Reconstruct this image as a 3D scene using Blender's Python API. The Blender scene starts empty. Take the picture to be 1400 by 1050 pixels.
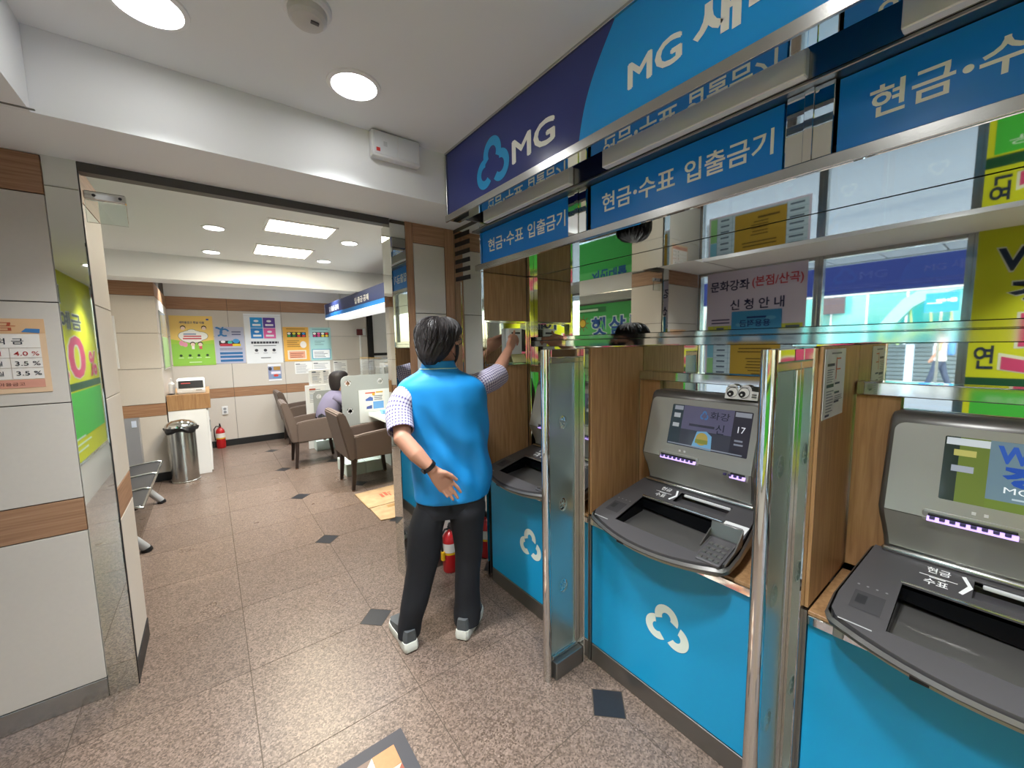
import bpy, bmesh, math, random
from mathutils import Vector, Matrix, noise
random.seed(7)
PI = math.pi
sc = bpy.context.scene
COL = sc.collection
V = Vector

# ------------------------------------------------------------------ camera
cam_d = bpy.data.cameras.new('camera')
cam_d.sensor_width = 36.0
cam_d.lens = 36.0 * 538.96 / 1400.0
cam_d.clip_start = 0.02
cam = bpy.data.objects.new('camera', cam_d)
COL.objects.link(cam)
yaw, pit, rol = math.radians(37.4017), math.radians(-5.7373), math.radians(-0.9984)
fw = V((math.sin(yaw) * math.cos(pit), math.cos(yaw) * math.cos(pit), math.sin(pit)))
rt = V((math.cos(yaw), -math.sin(yaw), 0))
up = rt.cross(fw)
cr, sr = math.cos(rol), math.sin(rol)
cx, cy = cr * rt + sr * up, -sr * rt + cr * up
cam.matrix_world = Matrix(((cx.x, cy.x, -fw.x, 0), (cx.y, cy.y, -fw.y, 0), (cx.z, cy.z, -fw.z, 1.55), (0, 0, 0, 1)))
sc.camera = cam

# ------------------------------------------------------------------ world, sun, exposure
world = bpy.data.worlds.new('world')
sc.world = world
world.use_nodes = True
wn = world.node_tree.nodes
wl = world.node_tree.links
bg = wn['Background']
sky = wn.new('ShaderNodeTexSky')
sky.sky_type = 'NISHITA'
sky.sun_disc = False
sky.sun_elevation = math.radians(52)
sky.sun_rotation = math.radians(115)
sky.air_density = 1.3
sky.dust_density = 2.0
wl.new(sky.outputs['Color'], bg.inputs['Color'])
bg.inputs['Strength'].default_value = 0.72
sun_d = bpy.data.lights.new('sun', 'SUN')
sun_d.energy = 1.0
sun_d.angle = math.radians(1.0)
sun_d.color = (1.0, 0.95, 0.88)
sun = bpy.data.objects.new('sun', sun_d)
COL.objects.link(sun)
sun.rotation_euler = V((-0.55, 0.25, -0.80)).to_track_quat('-Z', 'Y').to_euler()
sun.location = (-12, 0, 14)

sc.view_settings.view_transform = 'Standard'
sc.view_settings.look = 'None'
sc.view_settings.exposure = 1.08
sc.view_settings.gamma = 1.0
sc.view_settings.use_curve_mapping = False
sc.cycles.max_bounces = 12
sc.cycles.diffuse_bounces = 5
sc.cycles.glossy_bounces = 8
sc.cycles.transmission_bounces = 8
sc.cycles.sample_clamp_indirect = 6.0
sc.cycles.caustics_refractive = False

LAMP = 9.0         # glow of the round lamp discs
LAMP_W = 7.0       # watts of each round lobby lamp
HALL_W = 6.0       # watts of each round hall lamp
PANEL = 30.0        # emission of the branch's square ceiling lamps

# ------------------------------------------------------------------ materials
def lin(c):
    if isinstance(c, str):
        c = [int(c[i:i + 2], 16) for i in (0, 2, 4)]
        c = [x / 255 for x in c]
    return tuple((x / 12.92 if x <= 0.04045 else ((x + 0.055) / 1.055) ** 2.4) for x in c) + (1.0,)

MATS = {}
def mat(name, col='808080', rough=0.5, metal=0.0, emit=0.0, trans=0.0, ior=1.45, spec=0.5, coat=0.0, var=0.0, scale=8.0, bump=0.0, bscale=40.0, alpha=1.0):
    if name in MATS:
        return MATS[name]
    m = bpy.data.materials.new(name)
    m.use_nodes = True
    nt = m.node_tree
    p = nt.nodes['Principled BSDF']
    c = lin(col)
    p.inputs['Base Color'].default_value = c
    p.inputs['Roughness'].default_value = rough
    p.inputs['Metallic'].default_value = metal
    p.inputs['IOR'].default_value = ior
    p.inputs['Specular IOR Level'].default_value = spec
    p.inputs['Transmission Weight'].default_value = trans
    p.inputs['Coat Weight'].default_value = coat
    p.inputs['Alpha'].default_value = alpha
    if emit:
        p.inputs['Emission Color'].default_value = c
        p.inputs['Emission Strength'].default_value = emit
    m.diffuse_color = c
    if var or bump:
        geo = nt.nodes.new('ShaderNodeNewGeometry')
        nz = nt.nodes.new('ShaderNodeTexNoise')
        nz.inputs['Scale'].default_value = scale
        nz.inputs['Detail'].default_value = 4
        nt.links.new(geo.outputs['Position'], nz.inputs['Vector'])
        if var:
            mr = nt.nodes.new('ShaderNodeMapRange')
            mr.inputs['To Min'].default_value = 1 - var
            mr.inputs['To Max'].default_value = 1 + var
            nt.links.new(nz.outputs['Fac'], mr.inputs['Value'])
            hv = nt.nodes.new('ShaderNodeHueSaturation')
            hv.inputs['Color'].default_value = c
            nt.links.new(mr.outputs[0], hv.inputs['Value'])
            nt.links.new(hv.outputs[0], p.inputs['Base Color'])
        if bump:
            n2 = nt.nodes.new('ShaderNodeTexNoise')
            n2.inputs['Scale'].default_value = bscale
            n2.inputs['Detail'].default_value = 5
            nt.links.new(geo.outputs['Position'], n2.inputs['Vector'])
            b = nt.nodes.new('ShaderNodeBump')
            b.inputs['Strength'].default_value = bump
            b.inputs['Distance'].default_value = 0.01
            nt.links.new(n2.outputs['Fac'], b.inputs['Height'])
            nt.links.new(b.outputs[0], p.inputs['Normal'])
    MATS[name] = m
    return m

def ramp_mat(name, stops, vec_scale=(1, 1, 1), scale=10, detail=6, rough=0.4, distort=0.0, coat=0.0, bump=0.0, spec=0.5):
    """noise run through a colour ramp, on world position (wood grain, stone)"""
    if name in MATS:
        return MATS[name]
    m = bpy.data.materials.new(name)
    m.use_nodes = True
    nt = m.node_tree
    p = nt.nodes['Principled BSDF']
    p.inputs['Roughness'].default_value = rough
    p.inputs['Coat Weight'].default_value = coat
    p.inputs['Specular IOR Level'].default_value = spec
    geo = nt.nodes.new('ShaderNodeNewGeometry')
    mp = nt.nodes.new('ShaderNodeMapping')
    mp.inputs['Scale'].default_value = vec_scale
    nz = nt.nodes.new('ShaderNodeTexNoise')
    nz.inputs['Scale'].default_value = scale
    nz.inputs['Detail'].default_value = detail
    nz.inputs['Distortion'].default_value = distort
    rp = nt.nodes.new('ShaderNodeValToRGB')
    el = rp.color_ramp.elements
    while len(el) < len(stops):
        el.new(0.5)
    for e, (pos, c) in zip(el, stops):
        e.position = pos
        e.color = lin(c)
    nt.links.new(geo.outputs['Position'], mp.inputs['Vector'])
    nt.links.new(mp.outputs[0], nz.inputs['Vector'])
    nt.links.new(nz.outputs['Fac'], rp.inputs['Fac'])
    nt.links.new(rp.outputs[0], p.inputs['Base Color'])
    if bump:
        b = nt.nodes.new('ShaderNodeBump')
        b.inputs['Strength'].default_value = bump
        b.inputs['Distance'].default_value = 0.003
        nt.links.new(nz.outputs['Fac'], b.inputs['Height'])
        nt.links.new(b.outputs[0], p.inputs['Normal'])
    m.diffuse_color = lin(stops[len(stops) // 2][1])
    MATS[name] = m
    return m

def granite():
    m = bpy.data.materials.new('granite')
    m.use_nodes = True
    nt = m.node_tree
    p = nt.nodes['Principled BSDF']
    geo = nt.nodes.new('ShaderNodeNewGeometry')
    vo = nt.nodes.new('ShaderNodeTexVoronoi')
    vo.inputs['Scale'].default_value = 165
    nz = nt.nodes.new('ShaderNodeTexNoise')
    nz.inputs['Scale'].default_value = 120
    nz.inputs['Detail'].default_value = 8
    nz.inputs['Roughness'].default_value = 0.75
    big = nt.nodes.new('ShaderNodeTexNoise')
    big.inputs['Scale'].default_value = 3.0
    big.inputs['Detail'].default_value = 3
    for n in (vo, nz, big):
        nt.links.new(geo.outputs['Position'], n.inputs['Vector'])
    rp = nt.nodes.new('ShaderNodeValToRGB')
    el = rp.color_ramp.elements
    cols = [(0.05, '302A27'), (0.26, '57493F'), (0.48, '6F5F55'), (0.72, '877468'), (1.0, 'A39184')]
    while len(el) < 5:
        el.new(0.5)
    for e, (a, c) in zip(el, cols):
        e.position = a
        e.color = lin(c)
    sep = nt.nodes.new('ShaderNodeSeparateColor')
    nt.links.new(vo.outputs['Color'], sep.inputs[0])
    mx = nt.nodes.new('ShaderNodeMath')
    mx.operation = 'MULTIPLY_ADD'
    mx.inputs[1].default_value = 0.55
    mx2 = nt.nodes.new('ShaderNodeMath')
    mx2.operation = 'MULTIPLY'
    mx2.inputs[1].default_value = 0.42
    nt.links.new(nz.outputs['Fac'], mx2.inputs[0])
    nt.links.new(sep.outputs[0], mx.inputs[0])
    nt.links.new(mx2.outputs[0], mx.inputs[2])
    nt.links.new(mx.outputs[0], rp.inputs['Fac'])
    oi = nt.nodes.new('ShaderNodeObjectInfo')
    mr = nt.nodes.new('ShaderNodeMapRange')
    mr.inputs['To Min'].default_value = 0.88
    mr.inputs['To Max'].default_value = 1.02
    nt.links.new(oi.outputs['Random'], mr.inputs['Value'])
    hv = nt.nodes.new('ShaderNodeHueSaturation')
    nt.links.new(rp.outputs[0], hv.inputs['Color'])
    nt.links.new(mr.outputs[0], hv.inputs['Value'])
    nt.links.new(hv.outputs[0], p.inputs['Base Color'])
    r2 = nt.nodes.new('ShaderNodeMapRange')
    r2.inputs['To Min'].default_value = 0.2
    r2.inputs['To Max'].default_value = 0.42
    nt.links.new(big.outputs['Fac'], r2.inputs['Value'])
    nt.links.new(r2.outputs[0], p.inputs['Roughness'])
    p.inputs['Specular IOR Level'].default_value = 0.4
    m.diffuse_color = lin('9A8478')
    return m

def plaid(name, base, line, scale):
    m = bpy.data.materials.new(name)
    m.use_nodes = True
    nt = m.node_tree
    p = nt.nodes['Principled BSDF']
    p.inputs['Roughness'].default_value = 0.85
    uv = nt.nodes.new('ShaderNodeUVMap')
    sp = nt.nodes.new('ShaderNodeSeparateXYZ')
    nt.links.new(uv.outputs[0], sp.inputs[0])
    fs = []
    for k in (0, 1):
        mu = nt.nodes.new('ShaderNodeMath'); mu.operation = 'MULTIPLY'; mu.inputs[1].default_value = scale
        fr = nt.nodes.new('ShaderNodeMath'); fr.operation = 'FRACT'
        lt = nt.nodes.new('ShaderNodeMath'); lt.operation = 'LESS_THAN'; lt.inputs[1].default_value = 0.42
        nt.links.new(sp.outputs[k], mu.inputs[0]); nt.links.new(mu.outputs[0], fr.inputs[0]); nt.links.new(fr.outputs[0], lt.inputs[0])
        fs.append(lt)
    ad = nt.nodes.new('ShaderNodeMath'); ad.operation = 'ADD'
    nt.links.new(fs[0].outputs[0], ad.inputs[0]); nt.links.new(fs[1].outputs[0], ad.inputs[1])
    hf = nt.nodes.new('ShaderNodeMath'); hf.operation = 'MULTIPLY'; hf.inputs[1].default_value = 0.5
    nt.links.new(ad.outputs[0], hf.inputs[0])
    mx = nt.nodes.new('ShaderNodeMix'); mx.data_type = 'RGBA'
    mx.inputs[6].default_value = lin(base); mx.inputs[7].default_value = lin(line)
    nt.links.new(hf.outputs[0], mx.inputs[0])
    nt.links.new(mx.outputs[2], p.inputs['Base Color'])
    m.diffuse_color = lin(base)
    return m

M = dict(
    mirror=mat('mirror_steel', 'D8DAD6', 0.02, 1.0),
    polish=mat('polished_steel', 'D2D2CE', 0.06, 1.0),
    steel=mat('brushed_steel', 'B9B9B5', 0.24, 1.0, bump=0.02, bscale=200),
    dull=mat('dull_steel', '8F8D89', 0.38, 1.0),
    chrome=mat('chrome', 'DADAD6', 0.05, 1.0),
    white=mat('white_paint', 'EEEFEF', 0.6),
    ceilm=mat('ceiling_paint', 'E9EBEB', 0.7),
    panel=mat('wall_panel', 'CFC8BF', 0.55, var=0.03, scale=60),
    backing=mat('joint_dark', '5A544E', 0.8),
    wood=ramp_mat('wood_veneer', [(0.25, '8C6743'), (0.5, 'A47C54'), (0.75, 'B48E64')], (14, 14, 0.9), 5, 5, 0.42, 0.6),
    woodh=ramp_mat('wood_trim', [(0.25, '8A6448'), (0.5, 'A0785A'), (0.75, 'B18A6B')], (1.0, 1.0, 30), 4, 5, 0.5, 0.5),
    woodv=ramp_mat('wood_trim_upright', [(0.25, '8A6448'), (0.5, 'A0785A'), (0.75, 'B18A6B')], (22, 22, 1), 4, 5, 0.5, 0.5),
    granite=granite(),
    slate=mat('dark_stone', '26272B', 0.35, var=0.15, scale=80),
    grout=mat('grout', '54493F', 0.9),
    blackb=mat('black_vinyl', '1C1C1E', 0.5),
    glass=mat('clear_glass', 'F2FAF7', 0.0, trans=1.0, ior=1.45),
    frost=mat('frosted_glass', 'CFE3DC', 0.38, trans=0.92, ior=1.3),
    cyan=mat('cyan_laminate', '149CD2', 0.35),
    navy=mat('sign_navy', '36418A', 0.22),
    sblue=mat('sign_blue', '1DA2FA', 0.22),
    dblue=mat('small_sign_blue', '148AF2', 0.28),
    letter=mat('sign_white', 'FAFBFA', 0.4),
    logoblue=mat('logo_blue', '2BA3E6', 0.3),
    logowhite=mat('logo_white', 'E4EDE4', 0.5),
    atmgrey=mat('machine_silver', 'A3A29C', 0.36, 0.5, bump=0.01, bscale=400),
    atmdark=mat('machine_charcoal', '5B595B', 0.38, 0.35),
    atmblk=mat('machine_black', '1D1D20', 0.4),
    atmlip=mat('machine_lip', '6E6C69', 0.3, 0.6),
    paper=mat('paper', 'F0F0EE', 0.7),
    lamp=mat('lamp_disc', 'FFFFFF', 0.5, emit=LAMP),
    panellamp=mat('panel_lamp', 'FFF2D6', 0.5, emit=PANEL),
    header=mat('header_dark', '4B4846', 0.4, 0.4),
    slotlight=mat('slot_light', 'BFA2FF', 0.4, emit=0.6),
    leather=mat('brown_leather', '65574F', 0.5, var=0.06, scale=30, bump=0.05, bscale=300),
    legwood=mat('dark_leg_wood', '2E211C', 0.45),
    desk=mat('desk_white', 'DDE3DF', 0.45),
    greyscreen=mat('desk_screen_grey', 'A9AEAC', 0.4),
    red=mat('extinguisher_red', 'B5161C', 0.3, coat=0.4),
    yellowp=mat('yellow_paint', 'E8B21A', 0.45),
    card=ramp_mat('cardboard', [(0.3, 'A98B66'), (0.7, 'BC9F78')], (1, 1, 1), 12, 4, 0.85),
    black=mat('black_plastic', '17171A', 0.4),
    plastic=mat('white_plastic', 'E2E3E4', 0.4),
    vest=mat('blue_vest', '1791DC', 0.55, bump=0.10, bscale=18),
    pants=mat('black_trousers', '15151A', 0.8, bump=0.08, bscale=20),
    skin=mat('skin', 'C48F76', 0.5, var=0.05, scale=30),
    hair=ramp_mat('dark_hair', [(0.3, '120E0E'), (0.6, '211918'), (0.9, '463431')], (30, 30, 3), 8, 4, 0.58),
    mask=mat('black_mask', '1B1B1F', 0.8),
    shoe=mat('shoe_grey', '55585A', 0.7),
    sole=mat('shoe_sole', 'D9D9CF', 0.6),
    plaid=plaid('plaid_shirt', 'DDD6E4', '52467F', 64),
    lilac=mat('lilac_cloth', '7C768E', 0.85),
)

# ------------------------------------------------------------------ mesh helpers
class B:
    """collects shapes in one bmesh; build() links them as ONE mesh object"""
    def __init__(self):
        self.bm = bmesh.new()
        self.mi = 0
        self.uvl = self.bm.loops.layers.uv.new('UVMap')
        self.mats = []

    def m(self, material):
        if material not in self.mats:
            self.mats.append(material)
        self.mi = self.mats.index(material)
        return self

    def _take(self, fs):
        for f in fs:
            f.material_index = self.mi

    def face(self, pts):
        f = self.bm.faces.new([self.bm.verts.new(p) for p in pts])
        f.material_index = self.mi
        return f

    def box(self, lo, hi, bev=0.0, seg=1, rot=None):
        x0, y0, z0 = lo
        x1, y1, z1 = hi
        c = V(((x0 + x1) / 2, (y0 + y1) / 2, (z0 + z1) / 2))
        mtx = Matrix.Translation(c) @ (rot or Matrix()) @ Matrix.Diagonal((abs(x1 - x0), abs(y1 - y0), abs(z1 - z0), 1))
        r = bmesh.ops.create_cube(self.bm, size=1.0, matrix=mtx)
        vs = set(r['verts'])
        fs = [f for f in self.bm.faces if f.index == -1] if False else list({f for v in vs for f in v.link_faces})
        self._take(fs)
        if bev:
            es = list({e for v in vs for e in v.link_edges})
            b = bmesh.ops.bevel(self.bm, geom=es, offset=bev, segments=seg, profile=0.5, affect='EDGES')
            self._take(b['faces'])
        return self

    def obox(self, o, u, v, w, bev=0.0, seg=1):
        """box with one corner o and edge vectors u, v, w"""
        o, u, v, w = V(o), V(u), V(v), V(w)
        P = [o, o + u, o + u + v, o + v, o + w, o + u + w, o + u + v + w, o + v + w]
        vs = [self.bm.verts.new(p) for p in P]
        fs = [self.bm.faces.new([vs[i] for i in q]) for q in ((3, 2, 1, 0), (4, 5, 6, 7), (0, 1, 5, 4), (1, 2, 6, 5), (2, 3, 7, 6), (3, 0, 4, 7))]
        if u.cross(v).dot(w) < 0:
            bmesh.ops.reverse_faces(self.bm, faces=fs)
        self._take(fs)
        if bev:
            es = list({e for x in vs for e in x.link_edges})
            b = bmesh.ops.bevel(self.bm, geom=es, offset=bev, segments=seg, profile=0.5, affect='EDGES')
            self._take(b['faces'])
        return self

    def prism(self, pts, ext):
        """closed polygon swept along ext"""
        pts = [V(p) for p in pts]
        ext = V(ext)
        a = [self.bm.verts.new(p) for p in pts]
        b = [self.bm.verts.new(p + ext) for p in pts]
        n = len(pts)
        fs = [self.bm.faces.new(a[::-1]), self.bm.faces.new(b)]
        fs += [self.bm.faces.new((a[i], a[(i + 1) % n], b[(i + 1) % n], b[i])) for i in range(n)]
        bmesh.ops.recalc_face_normals(self.bm, faces=fs)
        self._take(fs)
        return self

    def loft(self, rings, cap=True, closed=True):
        """rings of equal length joined into a skin, with uv in metres"""
        rv = [[self.bm.verts.new(p) for p in r] for r in rings]
        n = len(rv[0])
        fs = []
        vlen = 0.0
        for k in range(len(rv) - 1):
            A, Bq = rv[k], rv[k + 1]
            dv = (V(A[0].co) - V(Bq[0].co)).length
            per = 0.0
            rng = n if closed else n - 1
            for i in range(rng):
                j = (i + 1) % n
                du = (A[i].co - A[j].co).length
                f = self.bm.faces.new((A[i], A[j], Bq[j], Bq[i]))
                for lp, uvc in zip(f.loops, ((per, vlen), (per + du, vlen), (per + du, vlen + dv), (per, vlen + dv))):
                    lp[self.uvl].uv = uvc
                per += du
                fs.append(f)
            vlen += dv
        if cap:
            fs.append(self.bm.faces.new(rv[0][::-1]))
            fs.append(self.bm.faces.new(rv[-1]))
        bmesh.ops.recalc_face_normals(self.bm, faces=fs)
        self._take(fs)
        return self

    def tube(self, pts, rad, n=12, ends=True):
        pts = [V(p) for p in pts]
        if not isinstance(rad, (list, tuple)):
            rad = [rad] * len(pts)
        rings = []
        ref = None
        if ends:   # rounded ends
            d0 = (pts[0] - pts[1]).normalized()
            d1 = (pts[-1] - pts[-2]).normalized()
            a, b = [], []
            for t in (0.95, 0.6):
                a.append((pts[0] + d0 * rad[0] * t, rad[0] * math.sqrt(1 - t * t)))
                b.append((pts[-1] + d1 * rad[-1] * t, rad[-1] * math.sqrt(1 - t * t)))
            seq = a + list(zip(pts, rad)) + b[::-1]
        else:
            seq = list(zip(pts, rad))
        for i, (p, r) in enumerate(seq):
            q0 = seq[max(i - 1, 0)][0]
            q1 = seq[min(i + 1, len(seq) - 1)][0]
            d = (q1 - q0).normalized()
            if ref is None:
                ref = d.orthogonal().normalized()
            ref = (ref - d * ref.dot(d)).normalized()
            s = d.cross(ref)
            rings.append([p + (ref * math.cos(2 * PI * k / n) + s * math.sin(2 * PI * k / n)) * r for k in range(n)])
        return self.loft(rings)

    def cyl(self, a, b, r, n=24, r2=None):
        return self.tube([a, b], [r, r if r2 is None else r2], n, ends=False)

    def lathe(self, prof, c, n=32, axis=V((0, 0, 1)), cap=True):
        """profile of (radius, height) turned about an axis through c"""
        c = V(c)
        a = axis.normalized()
        u = a.orthogonal().normalized()
        w = a.cross(u)
        rings = [[c + a * h + (u * math.cos(2 * PI * k / n) + w * math.sin(2 * PI * k / n)) * max(r, 1e-4) for k in range(n)] for r, h in prof]
        return self.loft(rings, cap=cap)

    def ball(self, c, r, n=16):
        m = Matrix.Translation(V(c)) @ Matrix.Diagonal((r[0], r[1], r[2], 1)) if isinstance(r, (tuple, list)) else Matrix.Translation(V(c)) @ Matrix.Scale(r, 4)
        q = bmesh.ops.create_uvsphere(self.bm, u_segments=n, v_segments=max(8, n // 2), radius=1.0, matrix=m)
        self._take({f for v in q['verts'] for f in v.link_faces})
        return self

    def holed(self, outer, holes, fn, thick, back=None):
        """flat plate with holes: 2-D outlines mapped by fn(x, y) to 3-D; thick is the offset to the back"""
        thick = V(thick)
        loops = [outer] + holes
        es = []
        rings = []
        for lp in loops:
            vs = [self.bm.verts.new(fn(*p)) for p in lp]
            rings.append(vs)
            for i in range(len(vs)):
                es.append(self.bm.edges.new((vs[i], vs[(i + 1) % len(vs)])))
        r = bmesh.ops.triangle_fill(self.bm, edges=es, use_beauty=True)
        fs = [g for g in r['geom'] if isinstance(g, bmesh.types.BMFace)]
        allf = list(fs)
        for vs in rings:
            lo = [self.bm.verts.new(v.co + thick) for v in vs]
            n = len(vs)
            for i in range(n):
                allf.append(self.bm.faces.new((vs[i], vs[(i + 1) % n], lo[(i + 1) % n], lo[i])))
        bmesh.ops.recalc_face_normals(self.bm, faces=allf)
        self._take(allf)
        return self

    def build(self, name, material=None, parent=None, smooth=35, kind=None, label=None, flat=False):
        mats = self.mats if self.mats else [material]
        if self.mats and material is not None and material not in mats:
            pass
        ca = math.cos(math.radians(smooth))
        self.bm.normal_update()
        for f in self.bm.faces:
            f.smooth = not flat
        for e in self.bm.edges:
            if len(e.link_faces) == 2:
                if e.link_faces[0].normal.dot(e.link_faces[1].normal) < ca:
                    e.smooth = False
        me = bpy.data.meshes.new(name)
        self.bm.to_mesh(me)
        self.bm.free()
        for x in mats:
            me.materials.append(x)
        return link(name, me, parent, kind, label)


def link(name, me, parent=None, kind=None, label=None):
    o = bpy.data.objects.new(name, me)
    COL.objects.link(o)
    if parent is not None:
        o.parent = parent
        w = Matrix()
        q = parent
        chain = []
        while q is not None:
            chain.append(q)
            q = q.parent
        for q in reversed(chain):
            w = w @ q.matrix_parent_inverse @ q.matrix_basis
        o.matrix_parent_inverse = w.inverted()
    if kind:
        o['kind'] = kind
    if label:
        o['label'] = label
    return o


def tag(o, label, cat, group=None):
    o['label'] = label
    o['category'] = cat
    if group:
        o['group'] = group
    return o


def thing(name, label, cat, loc=(0, 0, 0), group=None):
    o = bpy.data.objects.new(name, None)
    o.empty_display_size = 0.1
    COL.objects.link(o)
    o.location = loc
    return tag(o, label, cat, group)


def dup(root, delta, label=None, group=None, skip=(), rotz=0):
    """copy of a thing with copies of its parts and sub-parts, moved by delta"""
    r = root.copy()
    COL.objects.link(r)
    r.location = root.location + V(delta)
    r.rotation_euler.z = root.rotation_euler.z + rotz
    if label:
        r['label'] = label
    if group:
        r['group'] = group
    for ch in list(root.children):
        if ch.name.split('.')[0] in skip:
            continue
        c = ch.copy()
        COL.objects.link(c)
        c.parent = r
        c.matrix_parent_inverse = ch.matrix_parent_inverse.copy()
        for g in list(ch.children):
            d = g.copy()
            COL.objects.link(d)
            d.parent = c
            d.matrix_parent_inverse = g.matrix_parent_inverse.copy()
    return r


# ------------------------------------------------------------------ flat print on a plane
class Plane:
    """o origin, u and v axes of the print, n towards the reader"""
    def __init__(self, o, u, v, n=None):
        self.o, self.u, self.v = V(o), V(u).normalized(), V(v).normalized()
        self.n = V(n).normalized() if n is not None else self.u.cross(self.v)

    def at(self, x, y, d=0.0):
        return self.o + self.u * x + self.v * y + self.n * d


TXT = {}
def text_mesh(s, bold):
    k = (s, bold)
    if k not in TXT:
        cu = bpy.data.curves.new('txt', 'FONT')
        cu.body = s
        cu.offset = bold
        cu.resolution_u = 3
        o = bpy.data.objects.new('txt', cu)
        me = o.to_mesh()
        vs = [(v.co.x, v.co.y) for v in me.vertices]
        fs = [tuple(p.vertices) for p in me.polygons]
        o.to_mesh_clear()
        bpy.data.objects.remove(o)
        bpy.data.curves.remove(cu)
        x0, x1 = min(v[0] for v in vs), max(v[0] for v in vs)
        y0, y1 = min(v[1] for v in vs), max(v[1] for v in vs)
        TXT[k] = ([((x - x0) / (x1 - x0), (y - y0) / (y1 - y0)) for x, y in vs], fs)
    return TXT[k]


FLATC = {}
def flat(c, rough=0.5):
    if c not in FLATC:
        FLATC[c] = mat('print_' + c.lower(), c, rough)
    return FLATC[c]


def paper_tr(c):
    """thin paper that lets daylight through"""
    k = 'thin_paper_' + c.lower()
    if k not in MATS:
        m = bpy.data.materials.new(k)
        m.use_nodes = True
        nt = m.node_tree
        out = nt.nodes['Material Output']
        p = nt.nodes['Principled BSDF']
        p.inputs['Base Color'].default_value = lin(c)
        p.inputs['Roughness'].default_value = 0.6
        t = nt.nodes.new('ShaderNodeBsdfTranslucent')
        t.inputs['Color'].default_value = lin(c)
        mx = nt.nodes.new('ShaderNodeMixShader')
        mx.inputs[0].default_value = 0.4
        nt.links.new(p.outputs[0], mx.inputs[1])
        nt.links.new(t.outputs[0], mx.inputs[2])
        nt.links.new(mx.outputs[0], out.inputs['Surface'])
        m.diffuse_color = lin(c)
        MATS[k] = m
    return MATS[k]


class Print(B):
    """printed shapes in thin layers on a Plane"""
    def __init__(self, plane, d0=0.001, step=0.0008, tr=False):
        super().__init__()
        self.p = plane
        self.d = d0
        self.step = step
        self.tr = tr

    def _poly(self, pts):
        vs = [self.bm.verts.new(self.p.at(x, y, self.d)) for x, y in pts]
        f = self.bm.faces.new(vs)
        f.normal_update()
        if f.normal.dot(self.p.n) < 0:
            f.normal_flip()
        f.material_index = self.mi

    def c(self, col):
        self.m((paper_tr(col) if self.tr else flat(col)) if isinstance(col, str) else col)
        return self

    def up(self):
        self.d += self.step
        return self

    def rect(self, x0, y0, x1, y1):
        self.d += 0.00005
        self._poly([(x0, y0), (x1, y0), (x1, y1), (x0, y1)])
        return self

    def poly(self, pts):
        self.d += 0.00005
        self._poly(pts)
        return self

    def disc(self, x, y, r, ry=None, n=20):
        self.d += 0.00005
        ry = ry or r
        self._poly([(x + r * math.cos(2 * PI * k / n), y + ry * math.sin(2 * PI * k / n)) for k in range(n)])
        return self

    def arc(self, x, y, r0, r1, a0, a1, n=20):
        self.d += 0.00005
        for k in range(n):
            t0 = math.radians(a0 + (a1 - a0) * k / n)
            t1 = math.radians(a0 + (a1 - a0) * (k + 1) / n)
            self._poly([(x + r0 * math.cos(t0), y + r0 * math.sin(t0)), (x + r1 * math.cos(t0), y + r1 * math.sin(t0)),
                        (x + r1 * math.cos(t1), y + r1 * math.sin(t1)), (x + r0 * math.cos(t1), y + r0 * math.sin(t1))])
        return self

    def text(self, s, x, y, w, h, bold=0.0, skew=0.0):
        self.d += 0.00005
        vs, fs = text_mesh(s, bold)
        bv = [self.bm.verts.new(self.p.at(x + a * w + skew * b * h, y + b * h, self.d)) for a, b in vs]
        for q in fs:
            try:
                f = self.bm.faces.new([bv[i] for i in q])
            except ValueError:
                continue
            f.normal_update()
            if f.normal.dot(self.p.n) < 0:
                f.normal_flip()
            f.material_index = self.mi
        return self

    def fat(self, s, x, y, w, h, e):
        for dx, dy in ((0, 0), (e, 0), (-e, 0), (0, e * 0.8), (0, -e * 0.8)):
            self.d += 0.00003
            self.text(s, x + dx, y + dy, w, h)
        return self

    def lines(self, x0, y0, x1, y1, n, fill=0.45, rag=0.3):
        """rows of small print too fine to read"""
        st = (y1 - y0) / n
        for k in range(n):
            y = y1 - (k + 1) * st
            self.rect(x0, y, x0 + (x1 - x0) * (1 - rag * random.random()), y + st * fill)
        return self

    def logo(self, x, y, s):
        """three-lobed cloud mark of thick arcs"""
        r0, r1 = 0.175 * s, 0.475 * s
        self.arc(x, y + 0.32 * s, r0, r1, -22, 206)
        self.arc(x - 0.38 * s, y - 0.24 * s, r0, r1, 100, 312)
        self.arc(x + 0.40 * s, y - 0.26 * s, r0, r1 * 1.03, 70, -132)
        return self


def sheet(name, label, cat, plane, w, h, col, t=0.002, group=None, mat_=None):
    """a flat sheet (poster, notice, sign face) as a thing of its own"""
    b = B()
    b.obox(plane.at(0, 0, -t), plane.u * w, plane.v * h, plane.n * t)
    o = b.build(name, mat_ or flat(col), flat=True)
    tag(o, label, cat, group)
    return o

# ================================================================== STRUCTURE
def sbox(name, lo, hi, material, parent=None, bev=0.0):
    b = B()
    b.box(lo, hi, bev)
    return b.build(name, material, parent, kind='structure' if parent is None else None)

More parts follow.
